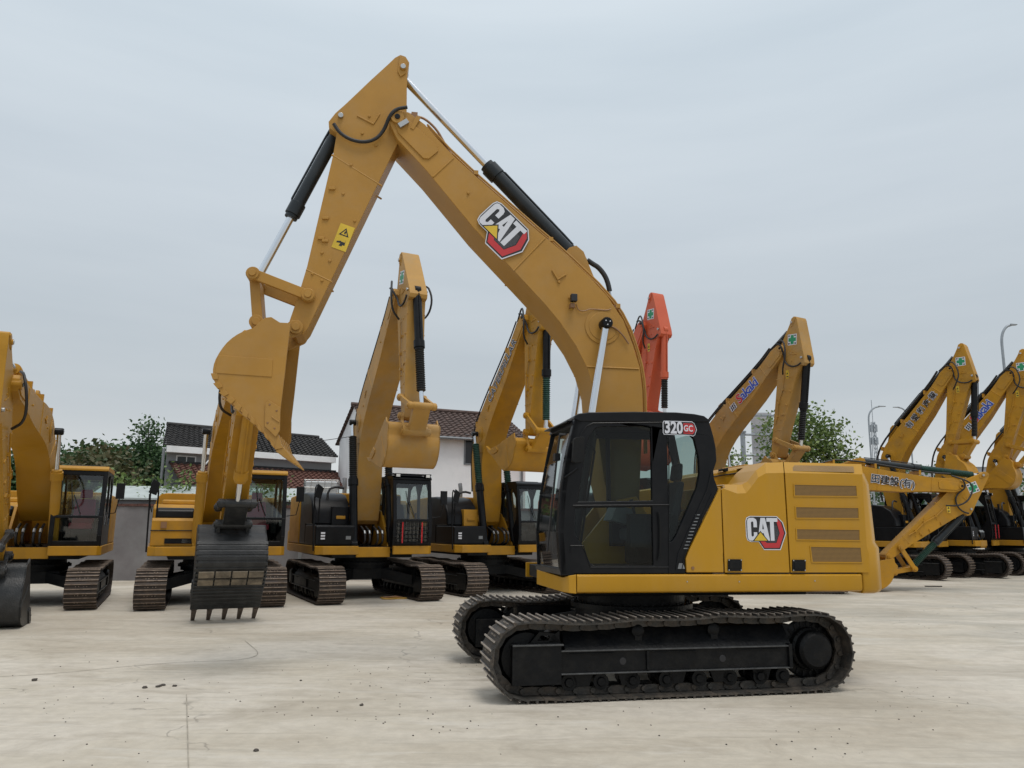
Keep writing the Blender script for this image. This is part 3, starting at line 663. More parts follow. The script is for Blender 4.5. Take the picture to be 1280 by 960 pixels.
def gen_body(root,o):
    bm_=o['body'];tr=o.get('trim',BLACKP)
    d=MB();d.box((-1.0,-1.0,.985),(2.2,1.0,1.08),BLACKM);d.box((-1.0,-1.33,1.08),(2.2,1.33,1.25),BLACKM);d.obj('base_frame',root,.01)
    s=MB();
    s.prism([(-1.28,-.42),(-1.28,-1.34),(-1.18,-1.42),(2.2,-1.42),(2.2,-1.36),(-1.1,-1.36),(-1.2,-1.2),(-1.2,-.42)],1.07,1.27,bm_,axis='z')
    s.prism([(-1.24,.42),(-1.24,1.26),(-1.08,1.42),(2.2,1.42),(2.2,1.36),(-1.0,1.36),(-1.14,1.2),(-1.14,.42)],1.07,1.27,bm_,axis='z')
    s.prism([(-1.04,1.0),(-.35,1.0),(-.1,1.24),(-1.04,1.24)],-.42,.42,bm_)
    s.obj('platform_skirt',root,.015)
    # boom foot plates and hoses
    f=MB()
    for v in (-.40,.40): f.prism([(-1.05,1.1),(-.85,1.45),(-.3,2.1),(-.05,2.15),(.1,1.9),(.5,1.1)],v-.03,v+.03,bm_)
    f.obj('boom_foot_bracket',root,.008)
    h=MB()
    for i,v in enumerate((-.22,-.1,.1,.22)): h.tube(smooth_poly([(-.6,v,1.25),(-.95,v,1.3),(-1.06,v,1.45),(-.95,v,1.62),(-.65,v,1.72)],1,False),.028,RUBBER,8)
    h.obj('boom_hose',root,smooth=80)
    h=MB()
    for i,v in enumerate((-.22,-.1,.1,.22)): h.cyl((-1.03,v,1.55),(-.98,v,1.62),.031,STEEL,8)
    h.obj('hose_coupling',root)
    style=o.get('style','new')
    if style=='old':
        t=MB();t.prism([(-.98,1.28),(-.98,1.82),(-.93,1.88),(.1,1.88),(.1,1.28)],.5,1.38,bm_)
        t.prism([(-1.0,1.60),(-1.0,1.62),(.1,1.62),(.1,1.60)],.48,1.40,BLACKP)
        t.obj('storage_box',root,.05)
        t=MB();t.box((-1.0,.52,1.33),(-.985,1.1,1.44),BLACKP);t.box((-1.0,.55,1.345),(-.992,.75,1.425),GREYM);t.box((-1.01,1.08,1.66),(-.98,1.2,1.80),PIPE);t.obj('panel_stripe',root)
        t=MB();t.box((-.98,.5,1.29),(-.97,1.38,1.30),BLACKP)
        q=MB();q.prism([(-.1,1.88),(-.08,2.05),(.0,2.12),(.9,2.12),(1.0,1.88)],.5,1.3,BLACKP);q.obj('cover',root,.04)
        q=MB();q.prism([(.1,1.28),(.1,2.1),(.2,2.2),(2.15,2.2),(2.15,1.28)],.42,1.38,bm_);q.prism([(.6,2.2),(.62,2.32),(2.1,2.32),(2.12,2.2)],-1.2,1.2,bm_);q.obj('engine_hood',root,.04)
    else:
        t=MB();t.prism([(-1.0,1.28),(-1.0,1.72),(-.96,1.76),(.2,1.76),(.2,1.28)],.46,1.40,BLACKP);t.obj('storage_box',root,.025)
        d_=Decal((-1.002,0),0,0,1);
        q=MB();q.prism([(-.55,1.76),(-.52,2.05),(-.38,2.32),(-.1,2.5),(.3,2.56),(.9,2.56),(.9,1.28),(.2,1.28),(.2,1.76)],.48,1.40,tr)
        q.obj('tank_cover',root,.05)
        q=MB();q.prism([(.9,2.56),(2.25,2.5),(2.25,1.28),(.9,1.28)],.44,1.41,bm_);q.prism([(.55,2.3),(.6,2.58),(2.2,2.56),(2.2,2.3)],-1.2,.6,bm_);q.obj('engine_hood',root,.05)
        q=MB();q.prism([(-.64,1.76),(-.62,2.2),(-.1,2.2),(-.1,1.76)],.52,.95,bm_ if o.get('inner_box') else BLACKP);q.box((-.66,.62,1.9),(-.64,.85,1.98),bm_);q.obj('tool_box',root,.02)
        q=MB();q.tube(smooth_poly([(-.3,1.0,2.25),(-.3,1.0,2.62),(-.3,.8,2.7),(-.3,.6,2.66)],1,False),.03,RUBBER,8);q.obj('breather_hose',root,smooth=80)
        q=MB();q.box((-1.006,1.16,1.40),(-1.001,1.30,1.62),BLACKP);
        for i in range(3): q.box((-1.010,1.18,1.42+i*.065),(-1.006,1.28,1.46+i*.065),WHITE2)
        q.box((-1.010,.56,1.42),(-1.006,.68,1.5),GREYM)
        q.obj('notice_sticker',root)
    # left rear side behind cab
    l=MB();l.prism([(.62,1.28),(.62,2.3),(.72,2.42),(2.25,2.42),(2.25,1.28)],-1.41,-.45,bm_);l.obj('side_door',root,.04)
    # rail
    k=MB();k.tube(smooth_poly([(-1.0,1.44,1.15),(-.98,1.46,2.0),(-.96,1.46,2.6),(-.9,1.40,2.72),(-.8,1.3,2.6),(-.78,1.3,1.8)],1,False),.018,BLACKP,8);k.obj('handrail',root,smooth=80)
    k=MB();k.tube(smooth_poly([(-1.0,1.40,2.0),(-1.06,1.5,2.35),(-1.05,1.42,2.45)],1,False),.012,BLACKP,6);k.hexa([(-1.09,1.34,2.36),(-1.05,1.34,2.36),(-1.05,1.5,2.42),(-1.09,1.5,2.42),(-1.09,1.28,2.62),(-1.05,1.28,2.62),(-1.05,1.42,2.72),(-1.09,1.42,2.72)],BLACKP);k.obj('mirror',root,.008)
    k=MB();k.tube([(1.2,.2,2.5),(1.2,.2,2.85),(1.25,.2,3.0)],.06,GREYM,12);k.obj('exhaust_pipe',root)
    cw(root,bm_)
def cw(root,m,main=False):
    base=[(2.30,-1.40),(2.48,-1.39),(2.60,-1.30),(2.70,-1.0),(2.78,-.6),(2.82,0)]
    base=base+[(a,-b) for a,b in base[-2::-1]]
    lv=[(1.05,.05),(1.07,.015),(1.10,0),(1.56,0),(1.62,.035),(2.30,.06),(2.42,.10),(2.50,.17),(2.53,.30)]
    vs=[];fs=[];n=len(base)
    for z,ins in lv:
        for (a,b) in base:
            sc=1-ins/1.4
            vs.append((2.30+(a-2.30)*(1-ins/.52*.9 if a>2.3 else 1),b*(sc),z))
    for i in range(len(lv)-1):
        for k in range(n):
            a=i*n+k;b=i*n+(k+1)%n;fs.append((a,b,b+n,a+n))
    fs+=[tuple(range(n-1,-1,-1)),tuple(range((len(lv)-1)*n,len(lv)*n))]
    c=MB();c.add(vs,fs,m);return c.obj('counterweight',root,.02,smooth=50)

def excavator(name,label,X,Y,th,al,be,ga,o,scale=1.):
    r=empty(name,(X,Y,0),R(th),label,'excavator','crawler excavators parked in the row' if not o.get('main') else None,scale)
    undercarriage(r,R(o.get('twist',0)),o.get('shoe',SHOE_O),o.get('worn',SHOEW_O))
    a=arm_group(r,al,be,ga,o['arm'],o)
    if not o.get('main'):
        gen_body(r,o);gen_cab(r,o)
    for kind,args in o.get('decals',()):
        if kind=='cross':
            c=a['fs']((-3.32,7.30));cross_sticker(c,args[0],.21,1,.31,a['stick'])
        if kind=='text':
            s,pos,size,m,ol,sp=args;c=a['fb'](pos);d=a['fb']((pos[0]-1,pos[1]+.843));
            ang=math.atan2(d[1]-c[1],-(d[0]-c[0]))
            D=Decal(c,ang,.334,1)
            if ol: D.text(s,0,0,size,2,ol,offset=size*.06,spacing=sp)
            D.text(s,0,0,size,4,m,offset=size*.018,spacing=sp)
            if s=='Sakaki':
                w0=text_data('Sakaki',size,size*.018,sp)[0];x0=min(v_.x for v_ in w0)
                s1=text_data('S',size,size*.018,sp)[0];xs=min(v_.x for v_ in s1);ys=min(v_.y for v_ in s1);y0=min(v_.y for v_ in w0)
                D.text('S',x0-xs,0 if abs(ys-y0)<.02 else y0-ys,size,6,LREDD,offset=size*.03,spacing=sp)
            D.obj('lettering_sticker',a['boom'])
        if kind=='bars':
            pos,size=args;c=a['fb'](pos);d=a['fb']((pos[0]-1,pos[1]+.843));ang=math.atan2(d[1]-c[1],-(d[0]-c[0]))
            D=Decal(c,ang,.334,1,size)
            D.poly([(-.75,-.6),(.75,-.6),(.75,.6),(-.75,.6)],2,WHITE2)
            for x in (-.42,0,.42): D.poly([(x-.22,-.5),(x+.02,-.5),(x+.2,-.1),(x+.05,.0),(x+.22,.5),(x-.02,.5),(x-.2,.1),(x-.05,0)],3,LBLACK)
            D.obj('emblem_sticker',a['boom'])
        if kind=='plate':
            c=a['fs']((-3.62,6.35));D=Decal(c,0,.212,1);D.poly([(-.05,-.12),(.05,-.12),(.05,.12),(-.05,.12)],2,LYEL);D.poly([(-.03,0),(.03,0),(.0,.06)],3,LBLACK);D.poly([(-.03,-.08),(.03,-.08),(.03,-.05),(-.03,-.05)],3,LBLACK);D.obj('warning_sticker',a['stick'])
    return r,a

# ================================================================== NEAR MACHINE
mo=dict(main=True,arm=Y_ARM,cyl_mat=CYLG,boom_cyl_mat=BLACKP,shoe=SHOE,worn=SHOEW,twist=1.6,side=-1,pipe=None)
main,ma=excavator('excavator','yellow excavator standing alone in front of the row, side on, its yellow bucket held high',MC[0],MC[1],10,0,0,0,mo)
lc=U(629.5,286,-.33);p2=U(651,306,-.33);p1=U(606,262,-.33)
maker_logo(lc,math.atan2(p2[1]-p1[1],p2[0]-p1[0])-.0,-.345,-1,.62,ma['boom'])

def main_body():
    r=main;V=-1.4
    P=lambda pts,v=V:[U(x,y,v) for x,y in pts]
    d=MB();d.box((-.95,-.7,.985),(2.0,.7,1.09),BLACKM);d.box((-1.04,-1.34,1.09),(2.25,1.34,1.25),BLACKM);d.obj('base_frame',r,.01)
    # side skirt
    s=MB();u0=-1.075
    s.prism([(-1.34,1.095),(-1.375,1.075),(-1.41,1.09),(-1.42,1.13),(-1.42,1.255),(-1.40,1.272),(-1.30,1.272),(-1.30,1.24),(-1.36,1.24),(-1.36,1.095)],u0,2.275,Y_MAIN,axis='u');s.obj('side_skirt',r,.006)
    s=MB();s.prism([(-1.08,1.07),(-1.0,1.07),(2.2,1.07),(2.2,1.27),(-1.08,1.27)],1.36,1.41,Y_MAIN);s.obj('side_skirt',r,.006)
    for q in ((860,727),(924,727),(1018,726)):
        pass
    # front skirt wraps the corner
    pl=[(-1.083,-1.42),(-1.16,-1.41),(-1.215,-1.33),(-1.305,-.42),(-1.20,-.42),(-1.12,-1.28),(-1.083,-1.32)]
    s=MB()
    n=len(pl);top=[1.272,1.262,1.235,1.27,1.27,1.235,1.272];bot=[1.072,1.08,1.085,1.10,1.10,1.085,1.072]
    s.add([(a,b,bot[i]) for i,(a,b) in enumerate(pl)]+[(a,b,top[i]) for i,(a,b) in enumerate(pl)],[tuple(range(n)),tuple(range(2*n-1,n-1,-1))]+[(i,(i+1)%n,(i+1)%n+n,i+n) for i in range(n)],Y_MAIN)
    s.obj('front_skirt',r,.008)
    f=MB()
    for v in (-.40,.40): f.prism([(-1.05,1.1),(-.85,1.45),(-.3,2.1),(-.05,2.15),(.1,1.9),(.5,1.1)],v-.03,v+.03,Y_MAIN)
    f.obj('boom_foot_bracket',r,.008)
    # inner housing (dark, seen only through seams) and top hood
    h=MB();h.prism([(.66,1.26),(.66,2.08),(.88,2.10),(1.14,2.28),(1.36,2.33),(2.25,2.33),(2.25,1.26)],-1.37,-1.30,LBLACK);h.obj('engine_bay',r)
    h=MB();zt=U(1000,578.5,-1.29)[1]
    h.prism([(1.20,zt-.04),(1.25,zt),(2.27,zt),(2.27,zt-.04)],-1.24,1.36,Y_MAIN)
    h.prism([(.20,1.3),(.20,2.25),(1.2,2.40),(1.22,1.3)],.5,1.38,Y_MAIN)
    h.obj('engine_hood',r,.02)
    # far side compartment seen behind the cab
    b=MB();A=[U(x,y,-.6) for x,y in ((880,594),(893,591),(944,582.5),(950,600),(950,625),(880,630))]
    b.prism(A,-.6,.9,Y_MAIN);b.obj('tool_box',r,.012)
    A=[U(x,y,.45) for x,y in ((932,580),(960,581),(960,588),(932,586))]
    b=MB();b.prism(A,.5,1.2,Y_MAIN);b.obj('hood_lid',r,.01)
    b=MB();A=[U(x,y,-.63) for x,y in ((899,586.5),(909,584.8),(909,589),(906,590),(904,588),(899,589.5))];b.prism(A,-.66,-.60,BLACKP);A=[U(x,y,-.61) for x,y in ((892,595),(931,589),(932,590.2),(892,596.4))];b.prism(A,-.612,-.59,LBLACK);b.obj('latch',r,.004)
    h=MB();h.box((.60,-1.27,2.0),(1.30,.46,2.235),Y_MAIN);h.obj('deck_cover',r,.01)
    # yellow side panel behind cab
    s=MB();s.prism(P([(858,715.5),(857,698),(862,686),(899,611),(900.6,609),(904.2,715.5)]),V-.012,V+.04,Y_MAIN);s.obj('side_panel',r,.012)
    # engine doors with chamfered top
    def door(face,topo,name):
        fa=P(face);m=MB();n=len(fa)
        m.prism(fa,V-.012,V+.02,Y_MAIN)
        return m
    f1=[(905.8,715.5),(901.6,612),(903,610.5),(921,617),(932,616.5),(939,608),(947,597),(957,591.5),(978.8,591.2),(986.2,715.5)]
    m=MB();fa=P(f1);m.prism(fa,V-.012,V+.02,Y_MAIN)
    # chamfer strip
    lo=P([(901.6,612),(903,610.5),(921,617),(932,616.5),(939,608),(947,597),(957,591.5),(979.2,591.2)]);lo=[(q[0],V-.012,q[1]) for q in lo]
    vi=V+.115
    hi=P([(901.3,607),(903,605.5),(921,605.8),(927.5,605.6),(934,602),(945,588),(957,578.8),(978.6,577.6)],vi);hi=[(q[0],vi,q[1]) for q in hi]
    hi[0]=(hi[0][0],V,hi[0][2]);
    k=len(lo)
    m.add(lo+hi,[(i,i+1,i+1+k,i+k) for i in range(k-1)],Y_MAIN)
    back=[(q[0],vi+.5,q[2]) for q in hi]
    m.add(hi+back,[(i,i+1,i+1+k,i+k) for i in range(k-1)],Y_MAIN)
    d1=m.obj('engine_door',r,0,smooth=8)
    maker_logo((U(955,662.5,V)[0],U(955,662.5,V)[1]),0,V-.013,-1,.42,d1)
    f2=[(988,715.5),(980.6,591.2),(1077,593),(1079.7,640),(1082.7,684),(1085.2,692),(1086,715.5)]
    m=MB();m.prism(P(f2),V-.012,V+.02,Y_MAIN)
    lo=[(q[0],V-.012,q[1]) for q in P([(980.2,591.2),(1077.8,593)])]
    hi=[(q[0],vi,q[1]) for q in P([(979.6,577.6),(1076.8,580.2)],vi)]
    bk=[(q[0],vi+.3,q[2]) for q in hi]
    m.add(lo+hi+bk,[(0,1,3,2),(2,3,5,4)],Y_MAIN)
    d2=m.obj('engine_door',r,0,smooth=8,label='rear engine door with five perforated vents')
    # vents
    for i,q in enumerate([[(992,606),(1069,607.5),(1070,620),(992.5,619.5)],[(994,634),(1071.6,635.2),(1072,647.7),(994.6,647)],[(995,661.5),(1073,662.5),(1073.3,675),(995.6,674)],[(1012.5,683.5),(1074.5,684.6),(1076,702.5),(1014.6,702)]]):
        w=MB();w.prism(P(q),V-.016,V-.01,VENT);cx_=sum(a[0] for a in q)/4;cy_=sum(a[1] for a in q)/4
        oq=[(a+(1.3 if a>cx_ else -1.3),b+(1.3 if b>cy_ else -1.3)) for a,b in q];w.prism(P(oq),V-.020,V-.008,Y_MAIN,holes=[P(q)]);w.obj('vent',d2)
    a=[(990.5,581.5),(1067,583),(1067.8,590.4),(991.2,588.8)]
    def ch(x,y):  # point on chamfer plane: interpolate between lo and hi by height
        t=(591.8-y)/13.2; v_=V-.012+t*(vi-V+.012)
        q=U(x,y,v_-.006);return (q[0],v_-.006,q[1])
    w=MB();w.add([ch(*p) for p in a],[(0,1,2,3)],VENT);w.obj('vent',d2)
    for (x0,x1,y0,y1,par) in ((908.8,926,699,713.6,d1),(989.2,1005.6,699.6,713.8,d2)):
        l=MB();q=P([(x0,y0),(x1,y0),(x1,y1),(x0,y1)]);l.prism(q,V-.03,V-.012,BLACKP)
        q=P([(x0+2,y0+3),(x1-2,y0+3),(x1-2,y1-3),(x0+2,y1-3)]);l.prism(q,V-.036,V-.030,BLACKM)
        for (x,y) in ((x0+1,y0+1),(x1-1,y0+1),(x0+1,y1-1),(x1-1,y1-1)):
            c=U(x,y,V);l.cyl((c[0],V-.036,c[1]),(c[0],V-.03,c[1]),.008,STEEL,8)
        l.obj('latch',par,.003)
    cw(r,Y_MAIN,True)
    # small fasteners
    s=MB()
    for x,y in ((859,727),(924,727),(1018.5,726)): c=U(x,y,-1.42);s.cyl((c[0],-1.425,c[1]),(c[0],-1.418,c[1]),.008,STEEL,8)
    c=U(866,710,V-.012);s.cyl((c[0],V-.02,c[1]),(c[0],V,c[1]),.018,PIPE,10);s.obj('bolt',r)
    # ---------------- cab
    n0=-1.40;n1=-.36
    side=P([(701,716.8),(697.8,665),(700.5,612),(709,565),(719,522),(722,520),(880,521),(886,524.5),(891.5,543),(895,560),(896,576),(892,589),(893,598),(898,611),(861,685),(856.2,698),(857,716.5)])
    upper=smooth_poly(P([(722.5,627),(729,585),(736,548),(742,537),(750,534),(814,533),(815.5,625.5)]),1)
    upper=P([(722.5,627),(727,596),(733,560),(737,545),(741,538),(747,534.5),(756,533),(814,533),(815.5,625.5)])
    lower=P([(718,634),(815.5,632.5),(817,706),(742,706),(736,702),(729,688)])
    lower=P([(719,635),(815.5,633.5),(817,707),(743,707),(738,704),(727,680),(719,668)])
    rearw=P([(834,546),(836,541.5),(862,542),(868,549),(873.5,572),(874.5,592),(871,610),(846,668),(841,676),(837,678)])
    c=MB()
    c.prism(side,n0,n0+.06,BLACKP,holes=[upper,lower,rearw])
    fsd=[(-1.20,1.27),(-1.28,1.7),(-1.24,2.2),(-1.10,2.95),(.48,2.95),(.56,2.5),(.50,1.27)]
    c.prism(fsd,n1-.05,n1,BLACKP,holes=[[(-1.10,1.45),(-1.14,2.0),(-1.01,2.84),(-.42,2.86),(-.42,1.45)],[(-.37,1.45),(-.37,2.86),(.38,2.86),(.47,2.45),(.40,1.6),(.36,1.45)]])
    # front posts + header + sill following the windscreen profile
    fp=[(-1.245,1.27),(-1.278,1.72),(-1.245,2.15),(-1.19,2.5),(-1.085,2.95)]
    fpF=[(-1.30,1.27),(-1.315,1.72),(-1.275,2.15),(-1.21,2.5),(-1.12,2.95)]
    for i in range(4):
        (a,z0),(b,z1)=fp[i],fp[i+1];(aF,_),(bF,_)=fpF[i],fpF[i+1]
        c.hexa([(a,n0,z0),(a+.07,n0,z0),(a+.05,n0+.09,z0),(a-.005,n0+.09,z0),(b,n0,z1),(b+.07,n0,z1),(b+.05,n0+.09,z1),(b-.005,n0+.09,z1)],BLACKP)
        c.hexa([(aF,n1-.06,z0),(aF+.05,n1-.06,z0),(aF+.07,n1,z0),(aF+.02,n1,z0),(bF,n1-.06,z1),(bF+.05,n1-.06,z1),(bF+.07,n1,z1),(bF+.02,n1,z1)],BLACKP)
    c.hexa([(-1.085-.025,n0,2.88),(-1.0,n0,2.88),(-1.0,n1,2.88),(-1.14,n1,2.88),(-1.08,n0,2.96),(-1.0,n0,2.96),(-1.0,n1,2.96),(-1.12,n1,2.96)],BLACKP)
    c.hexa([(-1.245,n0,1.26),(-1.1,n0,1.26),(-1.1,n1,1.26),(-1.30,n1,1.26),(-1.26,n0,1.33),(-1.1,n0,1.33),(-1.1,n1,1.33),(-1.312,n1,1.33)],BLACKP)
    c.box((-1.15,n0+.05,1.24),(.5,n1-.02,1.34),BLACKM)
    c.hexa([(.40,n0+.06,1.27),(.46,n0+.06,1.27),(.46,n1-.05,1.27),(.40,n1-.05,1.27),(.40,n0+.06,1.85),(.48,n0+.06,1.85),(.48,n1-.05,1.85),(.40,n1-.05,1.85)],BLACKP)
    cab=c.obj('cab',r,.010)
    # sculpted raised frame lines on the door and rear quarter
    c=MB()
    def off_line(pts,w=.012,out=.012,m=BLACKP):
        q=P(pts);c.tube([(x,n0-out*.3,z) for x,z in q],w,m,6)
    off_line([(836,716),(836,533)],.006);off_line([(721,560),(727,541),(733,533),(741,529),(836,528)],.008)
    off_line([(845,712),(848,692),(884,612),(889,590)],.009);off_line([(852,712),(856,692),(890,617)],.006)
    off_line([(713,690),(713,682),(729,682),(738,709),(836,709)],.006)
    off_line([(836,631),(716,632)],.008)
    c.obj('door_trim',cab)
    # louvres
    c=MB()
    for i in range(11):
        x=871.5-i*1.45;y=643+i*4.2;q=P([(x-2.5,y),(x+3.2,y),(x+2.8,y+1.1),(x-2.9,y+1.1)]);c.prism(q,n0-.008,n0+.002,GREYM)
    c.obj('louvre',cab);c=MB()
    q=P([(848.5,704),(853.5,704),(856,711),(847,711)]);c.prism(q,n0-.006,n0+.002,GREYM)
    c.obj('reflector',cab)
    # roof
    ro=MB();
    rp=[(-1.08,2.925),(-1.10,2.955),(-1.06,2.99),(-.9,3.02),(-.2,3.03),(.30,3.015),(.46,2.985),(.52,2.93),(.50,2.90),(-1.0,2.90)]
    rp=P([(717.5,524),(718,520),(723,517),(735,515.4),(790,514.6),(845,515.4),(868,517.5),(880,520),(888,526),(886,528),(725,527)])
    ro.prism(rp,n0-.012,n1+.01,BLACKP)
    ro.hexa([(-1.16,n0+.1,2.925),(-1.02,n0+.1,2.925),(-1.02,n1,2.925),(-1.21,n1,2.925),(-1.14,n0+.1,2.95),(-1.0,n0+.1,2.97),(-1.0,n1,2.97),(-1.19,n1,2.95)],BLACKP)
    ro.obj('cab_roof',cab,.015)
    # glass
    for hole,nm in ((upper,'door_window'),(lower,'door_window'),(rearw,'quarter_window')):
        g=MB();g.add([(q[0],n0+.028,q[1]) for q in hole],[tuple(range(len(hole)))],GLASS);g.obj(nm,cab)
    g=MB()
    for i in range(4):
        (a,z0),(b,z1)=fp[i],fp[i+1];(aF,_),(bF,_)=fpF[i],fpF[i+1]
        z0=max(z0,1.33);z1=min(z1,2.88)
        g.add([(a+.02,n0+.08,z0),(aF+.02,n1-.05,z0),(bF+.02,n1-.05,z1),(b+.02,n0+.08,z1)],[(0,1,2,3)],GLASSC)
    g.obj('windscreen',cab,smooth=60)
    for hl in ([(-1.10,1.45),(-1.14,2.0),(-1.01,2.84),(-.42,2.86),(-.42,1.45)],[(-.37,1.45),(-.37,2.86),(.38,2.86),(.47,2.45),(.40,1.6),(.36,1.45)]):
        g=MB();g.add([(q[0],n1-.028,q[1]) for q in hl],[tuple(range(len(hl)))],GLASSF);g.obj('far_window',cab)
    g=MB();g.add([(.45,n0+.07,1.86),(.45,n1-.06,1.86),(.49,n1-.06,2.88),(.49,n0+.07,2.88)],[(0,1,2,3)],GLASSC);g.obj('rear_window',cab)
    # wiper, mirror, rail
    w=MB();w.tube([(-1.20,n0+.22,2.80),(-1.235,n0+.24,2.5),(-1.33,n0+.30,1.50)],.012,RUBBER,6);w.tube([(-1.17,n0+.06,2.78),(-1.20,n0+.22,2.80)],.012,RUBBER,6)
    w.box((-1.27,n0+.16,2.50),(-1.21,n0+.27,2.58),BLACKP);w.obj('wiper',cab)
    mm=MB();q=P([(717,549),(719,547),(728,546),(730,548),(729,575),(727,578.5),(718,579),(715.5,577)],-1.55)
    mm.prism(q,-1.58,-1.50,BLACKM);mm.tube([(-1.12,-1.40,2.68),(-1.08,-1.5,2.72),(-1.05,-1.54,2.70)],.014,BLACKP,6);mm.tube([(-1.2,-1.40,2.3),(-1.14,-1.5,2.35),(-1.08,-1.52,2.4)],.014,BLACKP,6);mm.obj('mirror',cab,.012)
    hd=MB();hd.tube(smooth_poly([(q[0],n0-.03,q[1]) for q in P([(822,640),(824,650),(824,690),(822,700)])],1,False),.010,BLACKM,6);hd.obj('door_handle',cab)
    # interior
    build_seat(cab,-.12,-.92,SEAT)
    it=MB();it.box((-1.0,-.62,2.05),(-.94,-.46,2.32),BLACKM);it.tube([(-.97,-.5,1.3),(-.97,-.5,2.1)],.015,BLACKM,6)
    it.tube([(-1.05,-1.0,1.34),(-1.0,-1.0,1.75)],.012,BLACKM,6);it.tube([(-1.05,-.82,1.34),(-1.0,-.82,1.75)],.012,BLACKM,6);it.box((-1.15,-1.06,1.36),(-.95,-.76,1.40),BLACKM);it.obj('monitor',cab,.008)
    it=MB();it.hexa([(-.55,-.98,1.85),(-.30,-.86,1.80),(-.30,-.66,1.80),(-.55,-.66,1.85),(-.48,-.98,2.02),(-.22,-.86,1.98),(-.22,-.66,1.98),(-.48,-.66,2.02)],GREYM);it.obj('paper_sheet',cab)
    # model badge
    x0=U(828,535,n0);x1=U(870.5,535,n0);W=x1[0]-x0[0];c0=((x0[0]+x1[0])/2,x0[1])
    D=Decal(c0,-.01,n0,-1,W/100.)
    D.poly([(-50,-14),(-47,-19),(30,-19),(38,-21),(44,-17),(50,-1),(43,16),(36,21),(-47,20),(-50,14)],10,WHITE2)
    D.poly([(-48,-15),(-45,-17),(30,-17),(38,-19),(43,-16),(48,-1),(42,15),(36,19),(-45,18),(-48,14)],11,LBLACK)
    D.poly([(10,-14),(37,-15),(42,-9),(45,-1),(41,9),(37,15),(10,15)],12,LREDD)
    D.poly([(11,-11),(36,-11),(41,-1),(36,11),(11,11)],13,LBLACK)
    D.poly([(12,-10),(35,-10),(40,-1),(35,10),(12,10)],14,LREDD)
    D.text('320',-19,0,46,16,WHITE2,offset=1.6,sx=.78);D.text('GC',24,0,24,16,WHITE2,offset=.5,sx=.8)
    D.obj('model_badge',cab)
main_body()

# ================================================================== ROW OF MACHINES
SK=('text',('Sakaki',(-1.95,5.78),.42,BLUE,WHITE2,.9))
def opts(**k):
    d=dict(arm=Y_OLD,body=Y_OLD,side=1);d.update(k);return d
excavator('excavator','yellow excavator with a smooth black bucket, cut off by the left photo edge',-10.62,17.55,113,38.5,5.5,-11,
    opts(arm=Y_OLD2,style='old',roof_mat=Y_OLD2,cab_mat=BLACKP,boom_cyl_mat=Y_OLD2,bucket_mat=BUCKD,tooth_mat=TOOTHD,link_mat=BUCKD,cyl_mat=Y_OLD2,seat=SEATR))
excavator('excavator','yellow excavator with a worn black bucket hanging teeth down to the ground before it',-6.95,18.45,114.5,34.6,16.5,-51,
    opts(twist=-3,tooth_len=1.75,ribs=True,style='old',roof_mat=Y_OLD2,boom_cyl_mat=Y_OLD2,bucket_mat=BUCKD,wear_mat=BUCKD,worn_back=True,tooth_mat=TOOTHD,link_mat=BUCKD,cyl_mat=Y_OLD,seat=SEATR,bcyl_len=1.72,bucket_w=1.0))
excavator('excavator','yellow excavator with red bars on its cab guard, left of the white house window',-3.78,19.95,116.5,-2.7,11.3,48,
    opts(arm=Y_FADE,cyl_mat=BLACKP,boot_boom=BOOTB,boot_bucket=BOOTB,guard=True,boot_len=.75,decals=[('cross',(R(-10),))]))
excavator('excavator','yellow excavator with green boots on raised boom cylinders, partly behind the near black cab',-.75,22.2,119,-5.0,24.8,58,
    opts(cyl_mat=BLACKP,boot_boom=BOOTG,boot_bucket=BOOTG,inner_box=True,decals=[('text',('CATERPILLAR',(-1.9,5.8),.30,LBLACK,WHITE2,1.15))]))
excavator('excavator','orange excavator, its arm rising behind the roof of the near black cab',3.74,28.,118,-13,37.5,15,
    opts(arm=ORANGE,body=ORANGE,boot_bucket=BOOTB,bcyl_mat=ORANGE,cyl_mat=ORANGE,boot_stick=BOOTB,decals=[('cross',(R(-5),)),('plate',())]),1.16)
excavator('excavator','yellow excavator whose arm with blue lettering rises behind the near machine\'s engine hood',7.05,28.5,120,6.1,25.1,15,
    opts(arm=Y_FADE,boot_bucket=BOOTB,boot_stick=BOOTB,decals=[SK,('bars',((-1.42,5.30),.17)),('cross',(R(-5),)),('plate',())]),1.15)
excavator('excavator','yellow excavator with its boom lowered level and its arm folded under to the ground',7.45,23.3,179,48.3,20.5,14,
    opts(boot_stick=BOOTG,boot_bucket=BOOTG,boot_len=.9,cyl_mat=CYLG,decals=[('text',('田建設(有)',(-1.72,5.52),.28,LBLACK,WHITE2,1.0)),('cross',(R(20),)),('plate',())]))
excavator('excavator','yellow excavator with black Asian characters along its raised boom, behind the lowered boom',14.9,30.2,133,-8.2,35.8,-12,
    opts(boot_bucket=BOOTB,boot_stick=BOOTB,boot_boom=BOOTB,decals=[('text',('有愛和産業',(-1.88,5.72),.26,LBLACK,WHITE2,1.5)),('cross',(R(0),)),('plate',())]),1.05)
excavator('excavator','yellow excavator with blue boom lettering and a toothed bucket, at the right edge',17.9,31.8,137,-6.9,36.8,14,
    opts(boot_bucket=BOOTB,boot_stick=BOOTB,boot_boom=BOOTB,guard=True,decals=[SK,('bars',((-1.42,5.30),.17)),('cross',(R(0),)),('plate',())]),1.08)
excavator('excavator','yellow excavator mostly outside the right photo edge, only its boom foot and cab side showing',21.,33.4,135,-7.5,35,15,
    opts(boot_bucket=BOOTB,boot_stick=BOOTB,boot_boom=BOOTB,decals=[('plate',())]),1.08)

